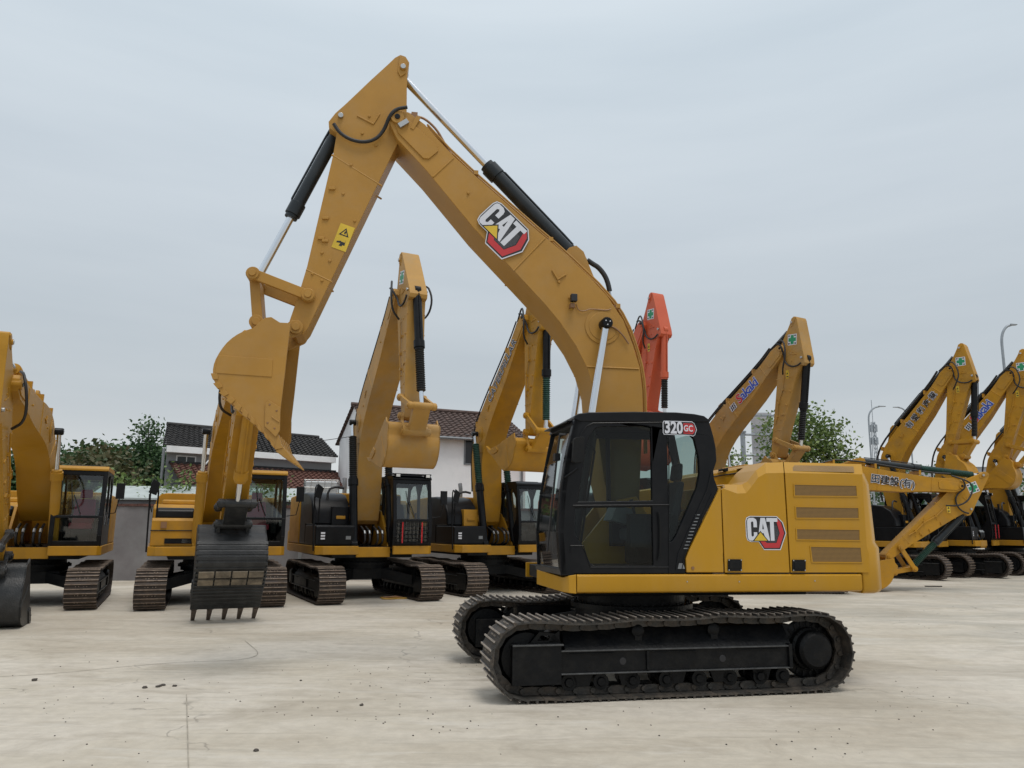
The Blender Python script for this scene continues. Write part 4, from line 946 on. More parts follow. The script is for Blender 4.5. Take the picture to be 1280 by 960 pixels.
# ================================================================== SETTING
def ground_mat():
    m=bpy.data.materials.new('concrete_yard');m.use_nodes=True;nt=m.node_tree;N=nt.nodes;L=nt.links;b=N['Principled BSDF']
    tc=N.new('ShaderNodeTexCoord')
    def noise(sc,det=6,rough=.6,stretch=None,dist=0.):
        mp=N.new('ShaderNodeMapping');L.new(tc.outputs['Object'],mp.inputs[0])
        if stretch:mp.inputs['Scale'].default_value=stretch
        n=N.new('ShaderNodeTexNoise');n.inputs['Scale'].default_value=sc;n.inputs['Detail'].default_value=det;n.inputs['Roughness'].default_value=rough;n.inputs['Distortion'].default_value=dist
        L.new(mp.outputs[0],n.inputs['Vector']);return n.outputs[0]
    def ramp(x,stops):
        r=N.new('ShaderNodeValToRGB');L.new(x,r.inputs[0]);e=r.color_ramp.elements
        e[0].position=stops[0][0];e[0].color=tuple(stops[0][1])+(1,);e[1].position=stops[-1][0];e[1].color=tuple(stops[-1][1])+(1,)
        for p,c in stops[1:-1]:
            k=e.new(p);k.color=tuple(c)+(1,)
        return r.outputs[0]
    def mix(f,a,c,mode='MIX'):
        x=N.new('ShaderNodeMix');x.data_type='RGBA';x.blend_type=mode
        if isinstance(f,float):x.inputs[0].default_value=f
        else:L.new(f,x.inputs[0])
        L.new(a,x.inputs[6])
        if isinstance(c,tuple):x.inputs[7].default_value=c+(1,)
        else:L.new(c,x.inputs[7])
        return x.outputs[2]
    base=ramp(noise(.22,8,.62,(1,1.6,1),.4),[(.3,(.41,.355,.28)),(.48,(.505,.455,.375)),(.56,(.55,.50,.425)),(.72,(.59,.545,.47))])
    fine=ramp(noise(6.,8,.7),[(.25,(.84,.84,.84)),(.75,(1.1,1.1,1.1))]);base=mix(1.,base,fine,'MULTIPLY')
    st=ramp(noise(.55,9,.72,(1,2.2,1),1.2),[(.50,(0,0,0)),(.68,(.7,.7,.7))]);base=mix(st,base,(.34,.295,.235))
    # patches of darker floor on the right half
    sx=N.new('ShaderNodeSeparateXYZ');L.new(tc.outputs['Object'],sx.inputs[0])
    mr=N.new('ShaderNodeMapRange');mr.inputs[1].default_value=1.;mr.inputs[2].default_value=9.;L.new(sx.outputs[0],mr.inputs[0])
    dp=ramp(noise(.35,7,.65,(.7,1.5,1),.8),[(.42,(0,0,0)),(.62,(.62,.62,.62))])
    ml=N.new('ShaderNodeMath');ml.operation='MULTIPLY';L.new(dp,ml.inputs[0]);L.new(mr.outputs[0],ml.inputs[1]);base=mix(ml.outputs[0],base,(.31,.295,.255))
    sk=ramp(noise(1.6,7,.75,(.35,5.,1),.25),[(.54,(0,0,0)),(.66,(.42,.42,.42))]);base=mix(sk,base,(.30,.265,.215))
    lt=ramp(noise(.8,7,.7,(.6,2.6,1),.6),[(.56,(0,0,0)),(.72,(.5,.5,.5))]);base=mix(lt,base,(.62,.59,.53))
    # hairline cracks
    mp=N.new('ShaderNodeMapping');L.new(tc.outputs['Object'],mp.inputs[0])
    nd=N.new('ShaderNodeTexNoise');nd.inputs['Scale'].default_value=.7;nd.inputs['Detail'].default_value=5;L.new(mp.outputs[0],nd.inputs['Vector'])
    va=N.new('ShaderNodeVectorMath');va.operation='MULTIPLY_ADD';L.new(nd.outputs[1],va.inputs[0]);va.inputs[1].default_value=(2.2,2.2,0);L.new(mp.outputs[0],va.inputs[2])
    vo=N.new('ShaderNodeTexVoronoi');vo.feature='DISTANCE_TO_EDGE';vo.inputs['Scale'].default_value=.16;L.new(va.outputs[0],vo.inputs['Vector'])
    cr=ramp(vo.outputs['Distance'],[(.0,(.5,.5,.5)),(.0035,(0,0,0))])
    br=ramp(noise(.9,4,.6),[(.5,(0,0,0)),(.6,(1,1,1))]);mm=N.new('ShaderNodeMath');mm.operation='MULTIPLY';L.new(cr,mm.inputs[0]);L.new(br,mm.inputs[1])
    base=mix(mm.outputs[0],base,(.10,.09,.08))
    # specks
    v2=N.new('ShaderNodeTexVoronoi');v2.inputs['Scale'].default_value=3.2;L.new(tc.outputs['Object'],v2.inputs['Vector'])
    sp=ramp(v2.outputs['Distance'],[(.02,(.6,.6,.6)),(.045,(0,0,0))])
    b2=ramp(noise(.5,3,.6),[(.5,(0,0,0)),(.62,(1,1,1))]);m2=N.new('ShaderNodeMath');m2.operation='MULTIPLY';L.new(sp,m2.inputs[0]);L.new(b2,m2.inputs[1]);base=mix(m2.outputs[0],base,(.12,.10,.085))
    L.new(base,b.inputs['Base Color']);b.inputs['Roughness'].default_value=.8;b.inputs['Specular IOR Level'].default_value=.2
    bp=N.new('ShaderNodeBump');bp.inputs['Strength'].default_value=.25;bp.inputs['Distance'].default_value=.02;L.new(noise(9.,8,.7),bp.inputs['Height']);L.new(bp.outputs[0],b.inputs['Normal'])
    return m
GM=ground_mat()
g=MB();g.add([(-500,-60,0),(500,-60,0),(500,1500,0),(-500,1500,0)],[(0,1,2,3)],GM);g.obj('ground',kind='structure')
# thin later concrete pour, left
JOINT=mat('joint_filler',(.33,.295,.24),.85,var=.3)
j=MB()
a=ground(233,873);b_=ground(237,962);dirv=(b_-a).normalized()
n_=Vector((-dirv.y,dirv.x,0))*.005
q=[ground(233,868)+n_,ground(233,868)-n_,ground(237,1010)-n_,ground(237,1010)+n_]
j.add([(p.x,p.y,.004) for p in q],[(0,1,2,3)],JOINT)
j.obj('ground_joint',kind='structure')
j=MB();q=[ground(x,y) for x,y in ((-20,847),(60,843),(150,834),(220,828),(290,826),(318,822),(324,816),(312,806),(306,801))]
q=[Vector(p) for p in smooth_poly([tuple(p) for p in q],2,False)]
for i in range(len(q)-1):
    d=(q[i+1]-q[i]).normalized();n_=Vector((-d.y,d.x,0))*.006
    j.add([(p.x,p.y,.004) for p in (q[i]+n_,q[i]-n_,q[i+1]-n_,q[i+1]+n_)],[(0,1,2,3)],JOINT)
j.obj('ground_seam',kind='structure')

# yard wall
def wallmat():
    return mat('render_grey_wall',(.19,.185,.185),.85,var=.25,scale=.9,dirt=(.14,.12,.125),dirt_amt=.8,dirt_scale=.6,bump=.3,bscale=6)
WM=wallmat();CAP=mat('wall_cap_brick',(.10,.045,.035),.85,var=.4,scale=8,bump=.3)
w=empty('yard_wall',(-26,22.3,0),math.atan2(5.0,31),'long grey rendered wall with a dark brick capping behind the parked machines','wall')
p=MB();p.box((0,0,0),(32,.22,2.28),WM);p.obj('wall_panel',w,.01)
p=MB();rr=random.Random(2);x=0
while x<31.9:
    p.box((x,-.04+rr.uniform(-.01,.01),2.28),(x+.235,.26,2.36+rr.uniform(-.008,.008)),CAP);x+=.24
p.obj('capping',w)
# ---- houses
def tile_roof(mb,p0,p1,q0,q1,m,rows,cols,h=.05):
    """corrugated tiled slope: p0->p1 eave line, q0->q1 ridge line"""
    p0,p1,q0,q1=map(Vector,(p0,p1,q0,q1));nrm=(p1-p0).cross(q0-p0).normalized()
    if nrm.z<0:nrm=-nrm
    for r_ in range(rows):
        t0=r_/rows;t1=(r_+1.08)/rows;t1=min(t1,1)
        vs=[];nc=cols*4
        for t,lift in ((t0,h*.9),(t1,h*.1)):
            a=p0.lerp(q0,t);b=p1.lerp(q1,t)
            for i in range(nc+1): vs.append(a.lerp(b,i/nc)+nrm*(lift+h*.5*math.cos(2*math.pi*i/4)))
        k=nc+1;fs=[(i,i+1,i+1+k,i+k) for i in range(nc)]
        # butt edge
        o=len(vs);a=p0.lerp(q0,t0);b=p1.lerp(q1,t0)
        for i in range(nc+1):vs.append(a.lerp(b,i/nc))
        fs+=[(i+o,i+1+o,i+1,i) for i in range(nc)]
        mb.add(vs,fs,m)
TD=mat('roof_tile_dark',(.032,.031,.032),.85,var=.45,scale=7,dirt=(.11,.10,.09),dirt_amt=.5,dirt_scale=5)
TB=mat('roof_tile_brown',(.125,.055,.042),.85,var=.4,scale=8,dirt=(.20,.13,.10),dirt_amt=.5,dirt_scale=6)
TR=mat('roof_tile_grey_brown',(.095,.062,.052),.85,var=.4,scale=8,dirt=(.05,.04,.04),dirt_amt=.7,dirt_scale=5)
WHW=mat('whitewashed_wall',(.88,.88,.88),.85,var=.03,scale=1.2,dirt=(.42,.42,.42),dirt_amt=.35,dirt_scale=.5)
CORR=mat('corrugated_grey',(.30,.31,.32),.7,var=.1,scale=2,stretch=(14,1,.3),dirt=(.2,.2,.2),dirt_amt=.4)
DARKW=mat('window_dark',(.02,.025,.028),.25)
# white gabled house
H=empty('white_house',(-5.4,29.0,0),R(25),'white rendered house with a gable end and brown grey tiled roof','house')
zl=5.30;zr=6.55;dw=5.0;ln=6.6
p=MB();p.prism([(0,0),(0,zl),(dw/2,zr),(dw,zl),(dw,0)],0,ln,WHW,axis='u');p.obj('wall',H)
p=MB();tile_roof(p,(-.12,-.3,zl-.12),(ln+.15,-.3,zl-.12),(-.12,dw/2,zr+.03),(ln+.15,dw/2,zr+.03),TR,12,26);tile_roof(p,(-.12,dw+.3,zl-.12),(ln+.15,dw+.3,zl-.12),(-.12,dw/2,zr+.03),(ln+.15,dw/2,zr+.03),TR,12,26)
p.tube([(-.15,dw/2,zr+.08),(ln+.18,dw/2,zr+.08)],.09,TR,8);p.obj('roof',H)
wl=Vector((-5.4,29.0));dr=Vector((math.cos(R(25)),math.sin(R(25))))
def on_house(px,py):
    r=ray(px,py);nx,ny=-dr.y,dr.x;t=(wl.x*nx+wl.y*ny)/(r[0]*nx+r[1]*ny);X,Y,Z=r[0]*t,r[1]*t,CAMH+r[2]*t
    return ((X-wl.x)*dr.x+(Y-wl.y)*dr.y,Z)
p=MB();p.tube([(-.1,-.34,zl-.16),(ln+.1,-.34,zl-.16)],.06,GREYM,8);p.tube([(ln-.2,-.1,zl-.2),(ln-.2,-.1,0)],.05,GREYM,8);p.obj('gutter',H)
a=on_house(582,543.5);b_=on_house(603.5,580)
p=MB();p.prism([(a[0]-.06,b_[1]-.06),(b_[0]+.06,b_[1]-.06),(b_[0]+.06,a[1]+.03),(a[0]-.06,a[1]+.03)],-.03,.02,GREYM,holes=[[(a[0],b_[1]),(b_[0],b_[1]),(b_[0],a[1]),(a[0],a[1])]]);wn=p.obj('window',H)
p=MB();p.box((a[0],-.01,b_[1]),(b_[0],-.004,a[1]),DARKW);p.box(((a[0]+b_[0])/2-.02,-.02,b_[1]),((a[0]+b_[0])/2+.02,-.01,a[1]),GREYM);p.obj('pane',wn)
# dark roofed shed with lean-to
S=empty('tiled_shed',(-13.0,29.0,0),math.atan2(4.6,5.2),'long low shed with a black tiled roof above a brown tiled lean to roof','shed')
sl=6.9
k_=.36;p=MB();p.prism([(0,0),(sl,0),(sl,2.6),(2.6*k_,2.6)],0,4.70,CORR,axis='z');p.add([(0,0,4.7),(2.6*k_,2.6,4.7),(1.3*k_,1.3,5.5),(sl,0,4.7),(sl,2.6,4.7),(sl,1.3,5.5)],[(0,1,2),(3,5,4),(0,2,5,3),(1,4,5,2)],CORR);p.obj('wall',S)
p=MB();tile_roof(p,(-.15-.35*k_,-.35,4.62),(sl+.1,-.35,4.62),(-.15+1.3*k_,1.3,5.58),(sl+.1,1.3,5.58),TD,11,34,.06);tile_roof(p,(-.15+2.9*k_,2.9,4.62),(sl+.1,2.9,4.62),(-.15+1.3*k_,1.3,5.58),(sl+.1,1.3,5.58),TD,11,34,.06);p.tube([(-.15+1.3*k_,1.3,5.62),(sl,1.3,5.62)],.08,TD,8);p.obj('roof',S)
p=MB();p.box((-.12,-.38,4.38),(sl,-.30,4.62),WHW);p.box((-.1,-.30,4.38),(sl,-.0,4.42),WHW);p.obj('gutter_board',S)
p=MB();tile_roof(p,(.1,-1.5,3.15),(sl+1.2,-1.5,3.15),(.1,-.02,4.0),(sl+.9,-.02,4.0),TB,10,34,.06);p.box((.1,-.08,3.98),(sl+.2,.03,4.08),TD);p.obj('lean_to_roof',S)
p=MB();p.box((.1,-1.42,0),(sl+1.3,-1.3,3.12),WHW);p.obj('lean_to_wall',S)
p=MB();p.box((.35,-.03,4.02),(1.1,.01,4.3),WHITEP);p.box((.4,-.04,4.06),(.72,-.03,4.26),DARKW);p.box((.76,-.04,4.06),(1.05,-.03,4.26),DARKW);p.obj('window',S)
p=MB();p.tube([(1.1,-.6,3.75),(1.35,-.6,4.1),(1.45,-.6,4.2)],.03,WHITEP,6);p.obj('pipe',S)
p=MB();p.tube([(-.2,-.3,0),(-.2,-.3,4.5)],.05,GREYM,10);p.obj('downpipe',S)
# low white metal shed roof strip beside wall
pale=mat('pale_sheet_metal',(.42,.46,.45),.5,var=.08,scale=3)
q=empty('sheet_metal_roof',(-11.6,25.2,0),math.atan2(1.3,8),'pale sheet metal roof strip just above the grey wall','roof')
p=MB();p.prism([(0,2.50),(1.4,2.95),(1.4,3.0),(0,2.56)],-2.,6.2,pale,axis='u');p.obj('sheet',q)
p=MB();p.box((-1.9,.1,0),(6.1,.2,2.5),WM);p.obj('wall',q)
# IBC tank on a stand
t=empty('liquid_tank',(-4.4*1.42,25.6,0),.2,'white liquid tank in a wire cage between the shed and the near excavators','tank')
p=MB();p.box((-.5,-.5,2.25),(.5,.5,3.15),mat('tank_plastic',(.5,.52,.53),.4,var=.05));p.obj('container',t,.06)
p=MB()
for i in range(6):
    x=-.54+i*.216
    for yy in (-.54,.54):p.tube([(x,yy,2.2),(x,yy,3.2)],.014,STEEL,6);p.tube([(yy,x,2.2),(yy,x,3.2)],.014,STEEL,6)
for i in range(5):
    z=2.22+i*.24;p.tube([(-.54,-.54,z),(.54,-.54,z),(.54,.54,z),(-.54,.54,z),(-.54,-.54,z)],.014,STEEL,6)
p.obj('cage',t)
p=MB();p.box((-.6,-.6,2.1),(.6,.6,2.2),GREYM)
for sx in (-1,1):
    for sy in (-1,1):p.box((sx*.55-.05,sy*.55-.05,0),(sx*.55+.05,sy*.55+.05,2.1),GREYM)
p.obj('stand',t)

# ---- trees
def leafmat(name,a,b,tr=.25):
    m=bpy.data.materials.new(name);m.use_nodes=True;nt=m.node_tree;N=nt.nodes;L=nt.links;bs=N['Principled BSDF'];bs.inputs['Roughness'].default_value=.55
    g=N.new('ShaderNodeNewGeometry');r=N.new('ShaderNodeValToRGB');r.color_ramp.elements[0].color=tuple(a)+(1,);r.color_ramp.elements[1].color=tuple(b)+(1,)
    L.new(g.outputs['Random Per Island'],r.inputs[0]);L.new(r.outputs[0],bs.inputs['Base Color'])
    t=N.new('ShaderNodeBsdfTranslucent');L.new(r.outputs[0],t.inputs[0]);x=N.new('ShaderNodeMixShader');x.inputs[0].default_value=tr
    L.new(bs.outputs[0],x.inputs[1]);L.new(t.outputs[0],x.inputs[2]);L.new(x.outputs[0],N['Material Output'].inputs[0]);return m
BARK=mat('bark',(.09,.07,.055),.9,var=.3,scale=9,bump=.5)
LG=leafmat('leaf_dark_green',(.030,.07,.028),(.075,.145,.045));LM=leafmat('leaf_mid_green',(.045,.09,.026),(.12,.18,.055));LL=leafmat('leaf_light_green',(.075,.14,.035),(.19,.26,.07));LR=leafmat('leaf_reddish',(.05,.085,.03),(.14,.11,.05))
def tree(name,label,cat,x,y,h,blobs,n,leaf,size,seed,group=None,trunk=.12,limb=True,base=.0):
    rr=random.Random(seed);r=empty(name,(x,y,0),0,label,cat,group)
    m=MB();m.tube([(0,0,0),(rr.uniform(-.05,.05),0,h*.4),(rr.uniform(-.1,.1),rr.uniform(-.1,.1),h*.85)],[trunk,trunk*.75,trunk*.25],BARK,8)
    if limb:
        for (bx,by,bz,rx,rz) in blobs:
            z0=max(.25*h,bz-rz*1.1);p0=Vector((0,0,min(z0,h*.8)));p1=Vector((bx,by,bz))
            m.tube([p0,p0.lerp(p1,.5)+Vector((rr.uniform(-.1,.1),rr.uniform(-.1,.1),.1)),p1],[trunk*.4,trunk*.28,trunk*.1],BARK,6)
            for _ in range(4):
                d=Vector((rr.gauss(0,1),rr.gauss(0,1),rr.gauss(.2,.7))).normalized();m.tube([p1,p1+Vector((d.x*rx*.8,d.y*rx*.8,d.z*rz*.8))],[trunk*.12,trunk*.03],BARK,4)
    m.obj('trunk',r,smooth=70)
    tot=sum(b[3]*b[3]*b[4] for b in blobs);vs=[];fs=[]
    for (bx,by,bz,rx,rz) in blobs:
        k=max(int(n*rx*rx*rz/tot),260 if n>5000 else 20);nc=max(5,k//16)
        cl=[]
        for _ in range(nc):
            d=Vector((rr.gauss(0,1),rr.gauss(0,1),rr.gauss(0,1))).normalized();q=rr.uniform(.35,1.02)**.6
            cl.append(Vector((bx+d.x*rx*q,by+d.y*rx*q,bz+d.z*rz*q)))
        for _ in range(k):
            c=rr.choice(cl);s=size*1.9;p=c+Vector((rr.gauss(0,s),rr.gauss(0,s),rr.gauss(0,s*.6)))
            a=Vector((rr.gauss(0,1),rr.gauss(0,1),rr.gauss(0,.7))).normalized();b=a.cross(Vector((rr.gauss(0,1),rr.gauss(0,1),rr.gauss(0,1)))).normalized()
            l=size*rr.uniform(.6,1.3);w_=l*.6;o=len(vs)
            vs+=[p-a*l*.5,p+b*w_*.5,p+a*l*.5,p-b*w_*.5];fs.append((o,o+1,o+2,o+3))
    m=MB();m.add(vs,fs,leaf);me=bpy.data.meshes.new('crown');me.from_pydata([tuple(v) for v in vs],[],fs);me.materials.append(leaf)
    o=bpy.data.objects.new('crown',me);COL.objects.link(o);o.parent=r
    return r
def px_tree(name,label,cat,px,ytop,Y,blobsf,n,leaf,size,seed,**k):
    g_=at(px,ytop,Y);h=g_.z;return tree(name,label,cat,g_.x,Y,h,blobsf(h),n,leaf,size,seed,**k)
GR='trees behind the grey wall'
specs=[(-25,572,33,'dark bushy tree at the left edge behind the raised boom cylinder of the first machine',LG),
(60,563,34,'dark bushy tree behind the leftmost machine, between its boom and cab',LG),
(88,562,36,'dark green tree behind the cab roof of the leftmost machine, left of the reddish one',LG),
(118,566,33,'reddish tinged bushy tree above the cab of the leftmost machine',LR),
(140,563,38,'dark green tree behind and between the reddish tree and the tall pointed tree',LM),
(160,560,35,'dark tree just left of the tall pointed tree',LG),
(204,562,37,'dark tree between the tall pointed tree and the shed',LG)]
for i,(px,yt,Y,lb,lf) in enumerate(specs):
    rr=random.Random(50+i)
    bl=lambda h,rr=rr:[(rr.uniform(-1.1,1.1),rr.uniform(-.8,.8),h*f,rr.uniform(.9,1.3),rr.uniform(.6,.9)) for f in (.35,.45,.5,.58,.64,.72,.78)]+[(rr.uniform(-.5,.5),0,h-.55,.8,.55)]
    px_tree('broadleaf_tree',lb,'tree',px,yt,Y,bl,12000,lf,.26,60+i,group=GR)
px_tree('conifer_tree','tall pointed dark green tree rising above the others left of the shed','tree',187,524,35,lambda h:[(0,0,h-.35,.18,.42),(.02,0,h-.9,.42,.4),(-.1,0,h-1.4,.5,.4),(.15,0,h-1.9,.6,.45),(0,0,h-2.5,.75,.6),(0,0,h-3.3,.9,.8),(0,0,h-4.2,1.0,.8)],9000,LG,.17,90,trunk=.10)
for i,(px,yt,Y,lb) in enumerate([(158,588,27,'light green shrub showing over the grey wall right of the first cab'),(225,592,26.5,'light green shrub in front of the brown lean to roof, over the grey wall'),(205,603,26.2,'small light green shrub over the grey wall at the left end of the shed'),(330,592,26.3,'light green shrub seen through the second cab, in front of the lean to roof')]):
    px_tree('shrub',lb,'shrub',px,yt,Y,lambda h:[(0,0,h-.5,.55,.45),(-.5,0,h-.9,.5,.4),(.55,0,h-1.0,.5,.4),(0,0,h-1.4,.7,.4)],900,LL,.15,120+i,trunk=.05)
# tree on the right
px_tree('broadleaf_tree','airy light green tree above the hood of the near machine','tree',1002,506,33,lambda h:[(.0,0,h-.6,.75,.5),(-.9,0,h-.9,.7,.5),(-1.3,0,h-1.6,.6,.45),(.9,.2,h-1.1,.7,.45),(1.25,0,h-1.9,.5,.3),(.3,-.3,h-1.5,.9,.5),(-.5,0,h-2.0,.9,.5),(1.0,0,h-2.3,.9,.45),(-1.35,0,h-2.5,.45,.3),(0,0,h-2.9,1.1,.4),(1.5,0,h-2.5,.3,.2)],5200,LL,.17,201,trunk=.13)
px_tree('shrub','small leafy treetop beside the grey post of the sign board','shrub',912,564,33,lambda h:[(0,0,h-.25,.4,.3),(.4,0,h-.5,.3,.3),(-.3,0,h-.8,.4,.3)],260,LL,.17,205,trunk=.05)
# distant greenery line
rr=random.Random(5)
for i,px in enumerate((1118,1126,1196,1290)):
    pt_=at(px,578-rr.uniform(-2,3),95);tree('broadleaf_tree','distant low dark tree on the horizon line','tree',pt_.x,95+rr.uniform(-5,5),pt_.z,[(0,0,pt_.z-1.6,2.2,1.4),(-1.8,0,pt_.z-2.8,1.8,1.4),(1.8,0,pt_.z-2.6,1.8,1.4),(0,0,pt_.z-5,2.6,2.2)],700,LG,.5,300+i,group='distant trees on the horizon',trunk=.2,limb=False)

# sign board, lamps, tower, far building
GP=mat('galvanised_post',(.30,.33,.36),.5,.4)
PANEL=mat('panel_grey',(.42,.42,.44),.7,var=.08,scale=1,stretch=(6,6,.5))
s=empty('sign_board',(0,0,0),0,'tall grey board on posts and rails left of the airy tree','sign board')
Yb=42
o=at(929,560,Yb);p=MB();p.cyl((o.x,Yb,0),(o.x,Yb,at(929,540,Yb).z),.13,GP,14);p.cyl((o.x,Yb,at(929,541,Yb).z),(o.x,Yb,at(929,539,Yb).z),.2,GP,14);p.obj('post',s)
p=MB()
for y in (543.5,569.5):
    a=at(903,y-.5,Yb);b_=at(972,y,Yb);p.tube([a,b_],.06,GP,8)
p.obj('rail',s)
p=MB();a=at(939,516,Yb+.3);b_=at(962,577,Yb+.3);p.box((a.x,Yb+.2,2.0),(b_.x+.2,Yb+.45,a.z),PANEL);
for i in range(5):
    z=2.5+i*1.2;p.box((a.x-.03,Yb+.16,z),(b_.x+.23,Yb+.2,z+.05),GP)
p.obj('panel',s)
p=MB();a=at(940,517,Yb-.5);p.box((a.x-1.2,Yb-.3,a.z-.1),(a.x+1.6,Yb-.1,a.z-.02),GP);p.obj('top_rail',s)
def lamp(px_p,ytop,px_h,Y,label):
    a=at(px_p,ytop+25,Y);t_=at(px_h,ytop,Y);r=empty('street_lamp',(a.x,Y,0),0,label,'street lamp','street lamps behind the yard')
    dx=t_.x-a.x;z=t_.z
    p=MB();p.tube(smooth_poly([(0,0,0),(0,0,z-1.4),(0.05*dx,0,z-.6),(.35*dx,0,z-.12),(dx*.7,0,z)],2,False),[.09]*3+[.06]*30 if False else .07,WHITEP if False else GP,8);p.obj('pole',r,smooth=80)
    p=MB();p.hexa([(dx*.6,-.12,z-.05),(dx*1.05,-.10,z-.02),(dx*1.05,.10,z-.02),(dx*.6,.12,z-.05),(dx*.62,-.10,z+.05),(dx*1.04,-.06,z+.03),(dx*1.04,.06,z+.03),(dx*.62,.10,z+.05)],GREYM);p.obj('lamp_head',r,.02)
lamp(1252,406,1270,40,'curved street lamp highest above the right end of the row')
lamp(1086,508,1106,62,'curved street lamp beside the lattice mast')
lamp(1137,509,1117,70,'thin street lamp leaning left behind the boom with black characters')
t=empty('radio_mast',(0,0,0),0,'thin lattice radio mast with antennas behind the right machines','mast')
o=at(1089,500,120);p=MB();x=o.x;z=o.z
for sx,sy in ((-1,-1),(1,-1),(1,1),(-1,1)):p.tube([(x+sx*.5,120+sy*.5,0),(x+sx*.2,120+sy*.2,z-3.5)],.06,GP,5)
n=14
for i in range(n):
    z0=(z-3.5)*i/n;z1=(z-3.5)*(i+1)/n;r0=.5-.3*i/n;r1=.5-.3*(i+1)/n;p.tube([(x-r0,120-r0,z0),(x+r1,120-r1,z1)],.05,GP,4);p.tube([(x+r0,120-r0,z0),(x-r1,120-r1,z1)],.05,GP,4)
p.tube([(x,120,z-3.5),(x,120,z)],.05,GP,5);p.obj('lattice',t)
for zz in (z-4.5,z-6.5):
    for k in range(5):
        a=k*1.26;p=MB();p.box((x+.5*math.cos(a)-.1,120+.5*math.sin(a)-.08,zz-.55),(x+.5*math.cos(a)+.1,120+.5*math.sin(a)+.08,zz+.55),GP);p.obj('antenna',t)
# overhead cable between the shed and the house
ca=MB();c0=Vector((-13.2,29.0,4.9));c1=Vector((-5.4,28.9,5.1));ca.tube([c0.lerp(c1,i/16)+Vector((0,-.3,-.35*math.sin(math.pi*i/16))) for i in range(17)],.012,RUBBER,5);tag(ca.obj('cable'),'thin dark cable slung along the front of the shed roof','cable')
fb_=empty('warehouse',(0,0,0),0,'long low pale grey warehouse far behind the right machines','warehouse')
a=at(1100,577,130);b_=at(1420,572,130);p=MB();p.box((a.x,130,0),(b_.x,150,a.z-.8),PANEL);p.obj('wall',fb_);p=MB();p.prism([(129.5,a.z-.8),(140,a.z+.1),(150.5,a.z-.8)],a.x-1,b_.x+1,mat('far_roof',(.30,.33,.36),.6),axis='u');p.obj('roof',fb_)

# ---- small things on the ground
STONE=mat('pebble',(.07,.06,.05),.9,var=.4,scale=20)
rr=random.Random(11)
def pebble(px,py,s,label,group='dirt clods on the concrete'):
    g_=ground(px,py);bm=bmesh.new();bmesh.ops.create_icosphere(bm,subdivisions=2,radius=1)
    for v in bm.verts:v.co*=rr.uniform(.75,1.15)
    me=bpy.data.meshes.new('pebble');bm.to_mesh(me);bm.free();me.materials.append(STONE)
    o=bpy.data.objects.new('pebble',me);COL.objects.link(o);o.scale=(s*rr.uniform(.8,1.4),s,s*.55);o.location=(g_.x,g_.y,s*.3);o.rotation_euler=(0,0,rr.uniform(0,3));tag(o,label,'stone',group)
pebble(43,851,.035,'dark clod alone on the concrete near the left edge');pebble(181,860,.028,'dark clod left of the clod cluster');
for q in ((200,858),(204,857),(197,859),(218,858)):pebble(q[0],q[1],.024,'small dark clod in the cluster on the left foreground')
pebble(320,939,.022,'dark clod in the left foreground near the bottom edge');pebble(452,882,.022,'dark clod in the middle foreground');pebble(376,851,.016,'small clod in the middle distance');pebble(147,827,.014,'tiny clod on the left slab')
gr=MB()
for k in range(220):
    if k%3: 
        cx_,cy_=rr.choice([(190,870),(470,842),(500,845),(60,880),(900,885),(1140,880),(540,905),(760,905),(1000,930),(350,875),(1120,770),(430,885)]);x_=cx_+rr.gauss(0,38);y_=cy_+rr.gauss(0,12)
    else:x_=rr.uniform(0,1280);y_=rr.uniform(775,960)
    g_=ground(x_,max(y_,745));s_=rr.uniform(.003,.009)
    gr.tube([(g_.x,g_.y,0.001),(g_.x+s_*.3,g_.y,s_*.9)],[s_*1.3,s_*.5],STONE,5)
tag(gr.obj('grit',kind='stuff'),'scattered dark grit on the concrete','grit')
# yellow plastic scrap
g_=ground(490,748.5);p=MB();pts=[]
for k in range(16):
    a=2*math.pi*k/16;q=1+.3*math.sin(a*3+1)+rr.uniform(-.1,.1);pts.append((g_.x+.30*q*math.cos(a),g_.y+.22*q*math.sin(a)))
p.prism(pts,.004,.03,mat('scrap_yellow',(.5,.30,.06),.6,var=.3,scale=8),axis='z');p.tube([(g_.x-.2,g_.y-.1,.04),(g_.x+.1,g_.y-.05,.06),(g_.x+.25,g_.y+.05,.03)],.02,PIPE,6)
tag(p.obj('plastic_sheet',bevel=.008),'crumpled yellow scrap lying on the ground before the third machine','scrap')
g_=ground(1161,733.5);h_=ground(1173,734);p=MB();p.box((g_.x-.1,g_.y,0.002),(h_.x+.2,g_.y+.06,.03),BLACKM);tag(p.obj('steel_bar',bevel=.004),'thin dark bar lying on the concrete right of the yellow bucket','bar')

# ================================================================== LIGHT
W=bpy.data.worlds.new('World');scene.world=W;W.use_nodes=True;nt=W.node_tree;N=nt.nodes;L=nt.links
bg=N['Background'];bg.inputs[1].default_value=1.0
sky=N.new('ShaderNodeTexSky');sky.sky_type='NISHITA';sky.sun_disc=False;sky.sun_elevation=R(68);sky.sun_rotation=R(150);sky.air_density=1.5;sky.dust_density=3
bg0=N.new('ShaderNodeBackground');L.new(sky.outputs[0],bg0.inputs[0]);bg0.inputs[1].default_value=.05
tc=N.new('ShaderNodeTexCoord');sp=N.new('ShaderNodeSeparateXYZ');L.new(tc.outputs['Generated'],sp.inputs[0])
rp=N.new('ShaderNodeValToRGB');L.new(sp.outputs[2],rp.inputs[0]);e=rp.color_ramp.elements
e[0].position=0.;e[0].color=(.64,.69,.72,1);e[1].position=1.;e[1].color=(1.05,1.08,1.12,1)
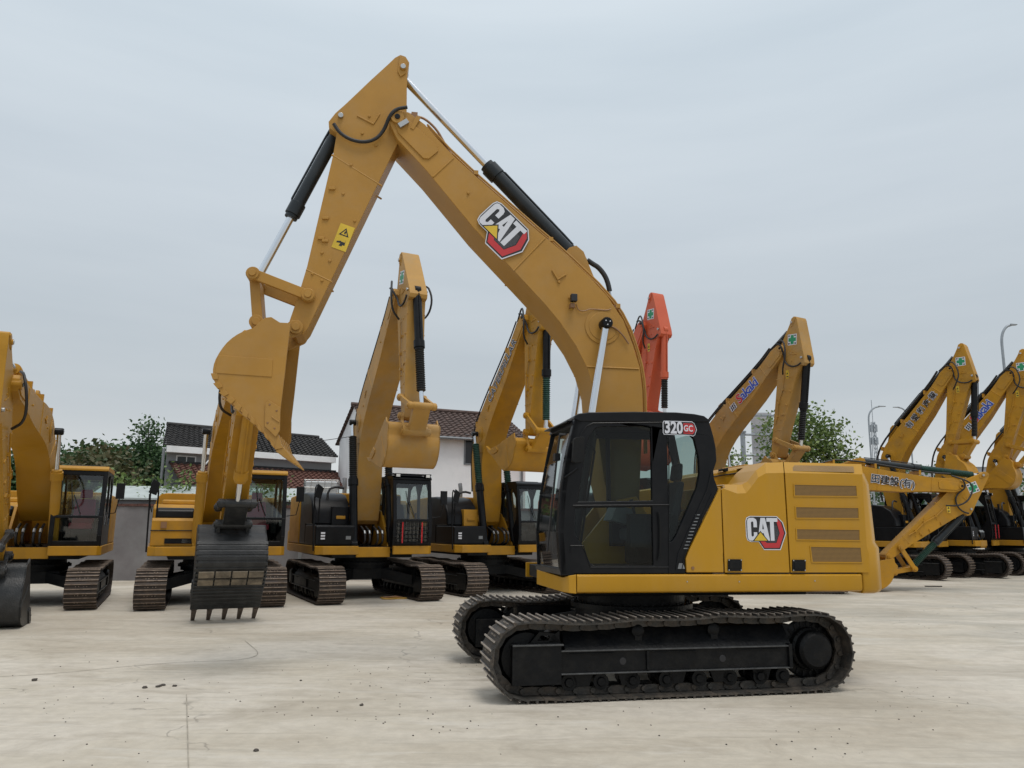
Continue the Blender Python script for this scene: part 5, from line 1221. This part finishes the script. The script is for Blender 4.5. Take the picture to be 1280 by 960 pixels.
for p_,c_ in ((.05,(.71,.74,.755)),(.10,(.62,.66,.69)),(.16,(.55,.605,.65)),(.38,(.61,.68,.745)),(.56,(.675,.76,.83)),(.72,(.80,.88,.95))):
    k=e.new(p_);k.color=c_+(1,)
mp=N.new('ShaderNodeMapping');mp.inputs['Scale'].default_value=(1.,1.,7.);L.new(tc.outputs['Generated'],mp.inputs[0])
nz=N.new('ShaderNodeTexNoise');nz.inputs['Scale'].default_value=1.6;nz.inputs['Detail'].default_value=5;nz.inputs['Roughness'].default_value=.5;L.new(mp.outputs[0],nz.inputs['Vector'])
cr=N.new('ShaderNodeValToRGB');cr.color_ramp.elements[0].position=.3;cr.color_ramp.elements[0].color=(.93,.94,.95,1);cr.color_ramp.elements[1].position=.7;cr.color_ramp.elements[1].color=(1.06,1.05,1.04,1);L.new(nz.outputs[0],cr.inputs[0])
mx=N.new('ShaderNodeMix');mx.data_type='RGBA';mx.blend_type='MULTIPLY';mx.inputs[0].default_value=1.;L.new(rp.outputs[0],mx.inputs[6]);L.new(cr.outputs[0],mx.inputs[7])
L.new(mx.outputs[2],bg.inputs[0])
ms=N.new('ShaderNodeMixShader');ms.inputs[0].default_value=.92;L.new(bg0.outputs[0],ms.inputs[1]);L.new(bg.outputs[0],ms.inputs[2]);L.new(ms.outputs[0],N['World Output'].inputs[0])
sl_=bpy.data.lights.new('sun','SUN');sl_.energy=1.5;sl_.angle=R(22);sl_.color=(1.,.96,.9);so=bpy.data.objects.new('sun',sl_);COL.objects.link(so)
# sun high, from behind the camera's right shoulder
el,azi=R(68),R(150)
dv=Vector((math.sin(azi)*math.cos(el),math.cos(azi)*math.cos(el),math.sin(el)))
so.rotation_euler=dv.to_track_quat('Z','Y').to_euler()
vs_=scene.view_settings;scene.display_settings.display_device='sRGB';vs_.view_transform='Standard';vs_.look='None';vs_.exposure=0;vs_.gamma=1;vs_.use_curve_mapping=False
scene.cycles.max_bounces=8;scene.cycles.transparent_max_bounces=24;scene.cycles.use_denoising=True
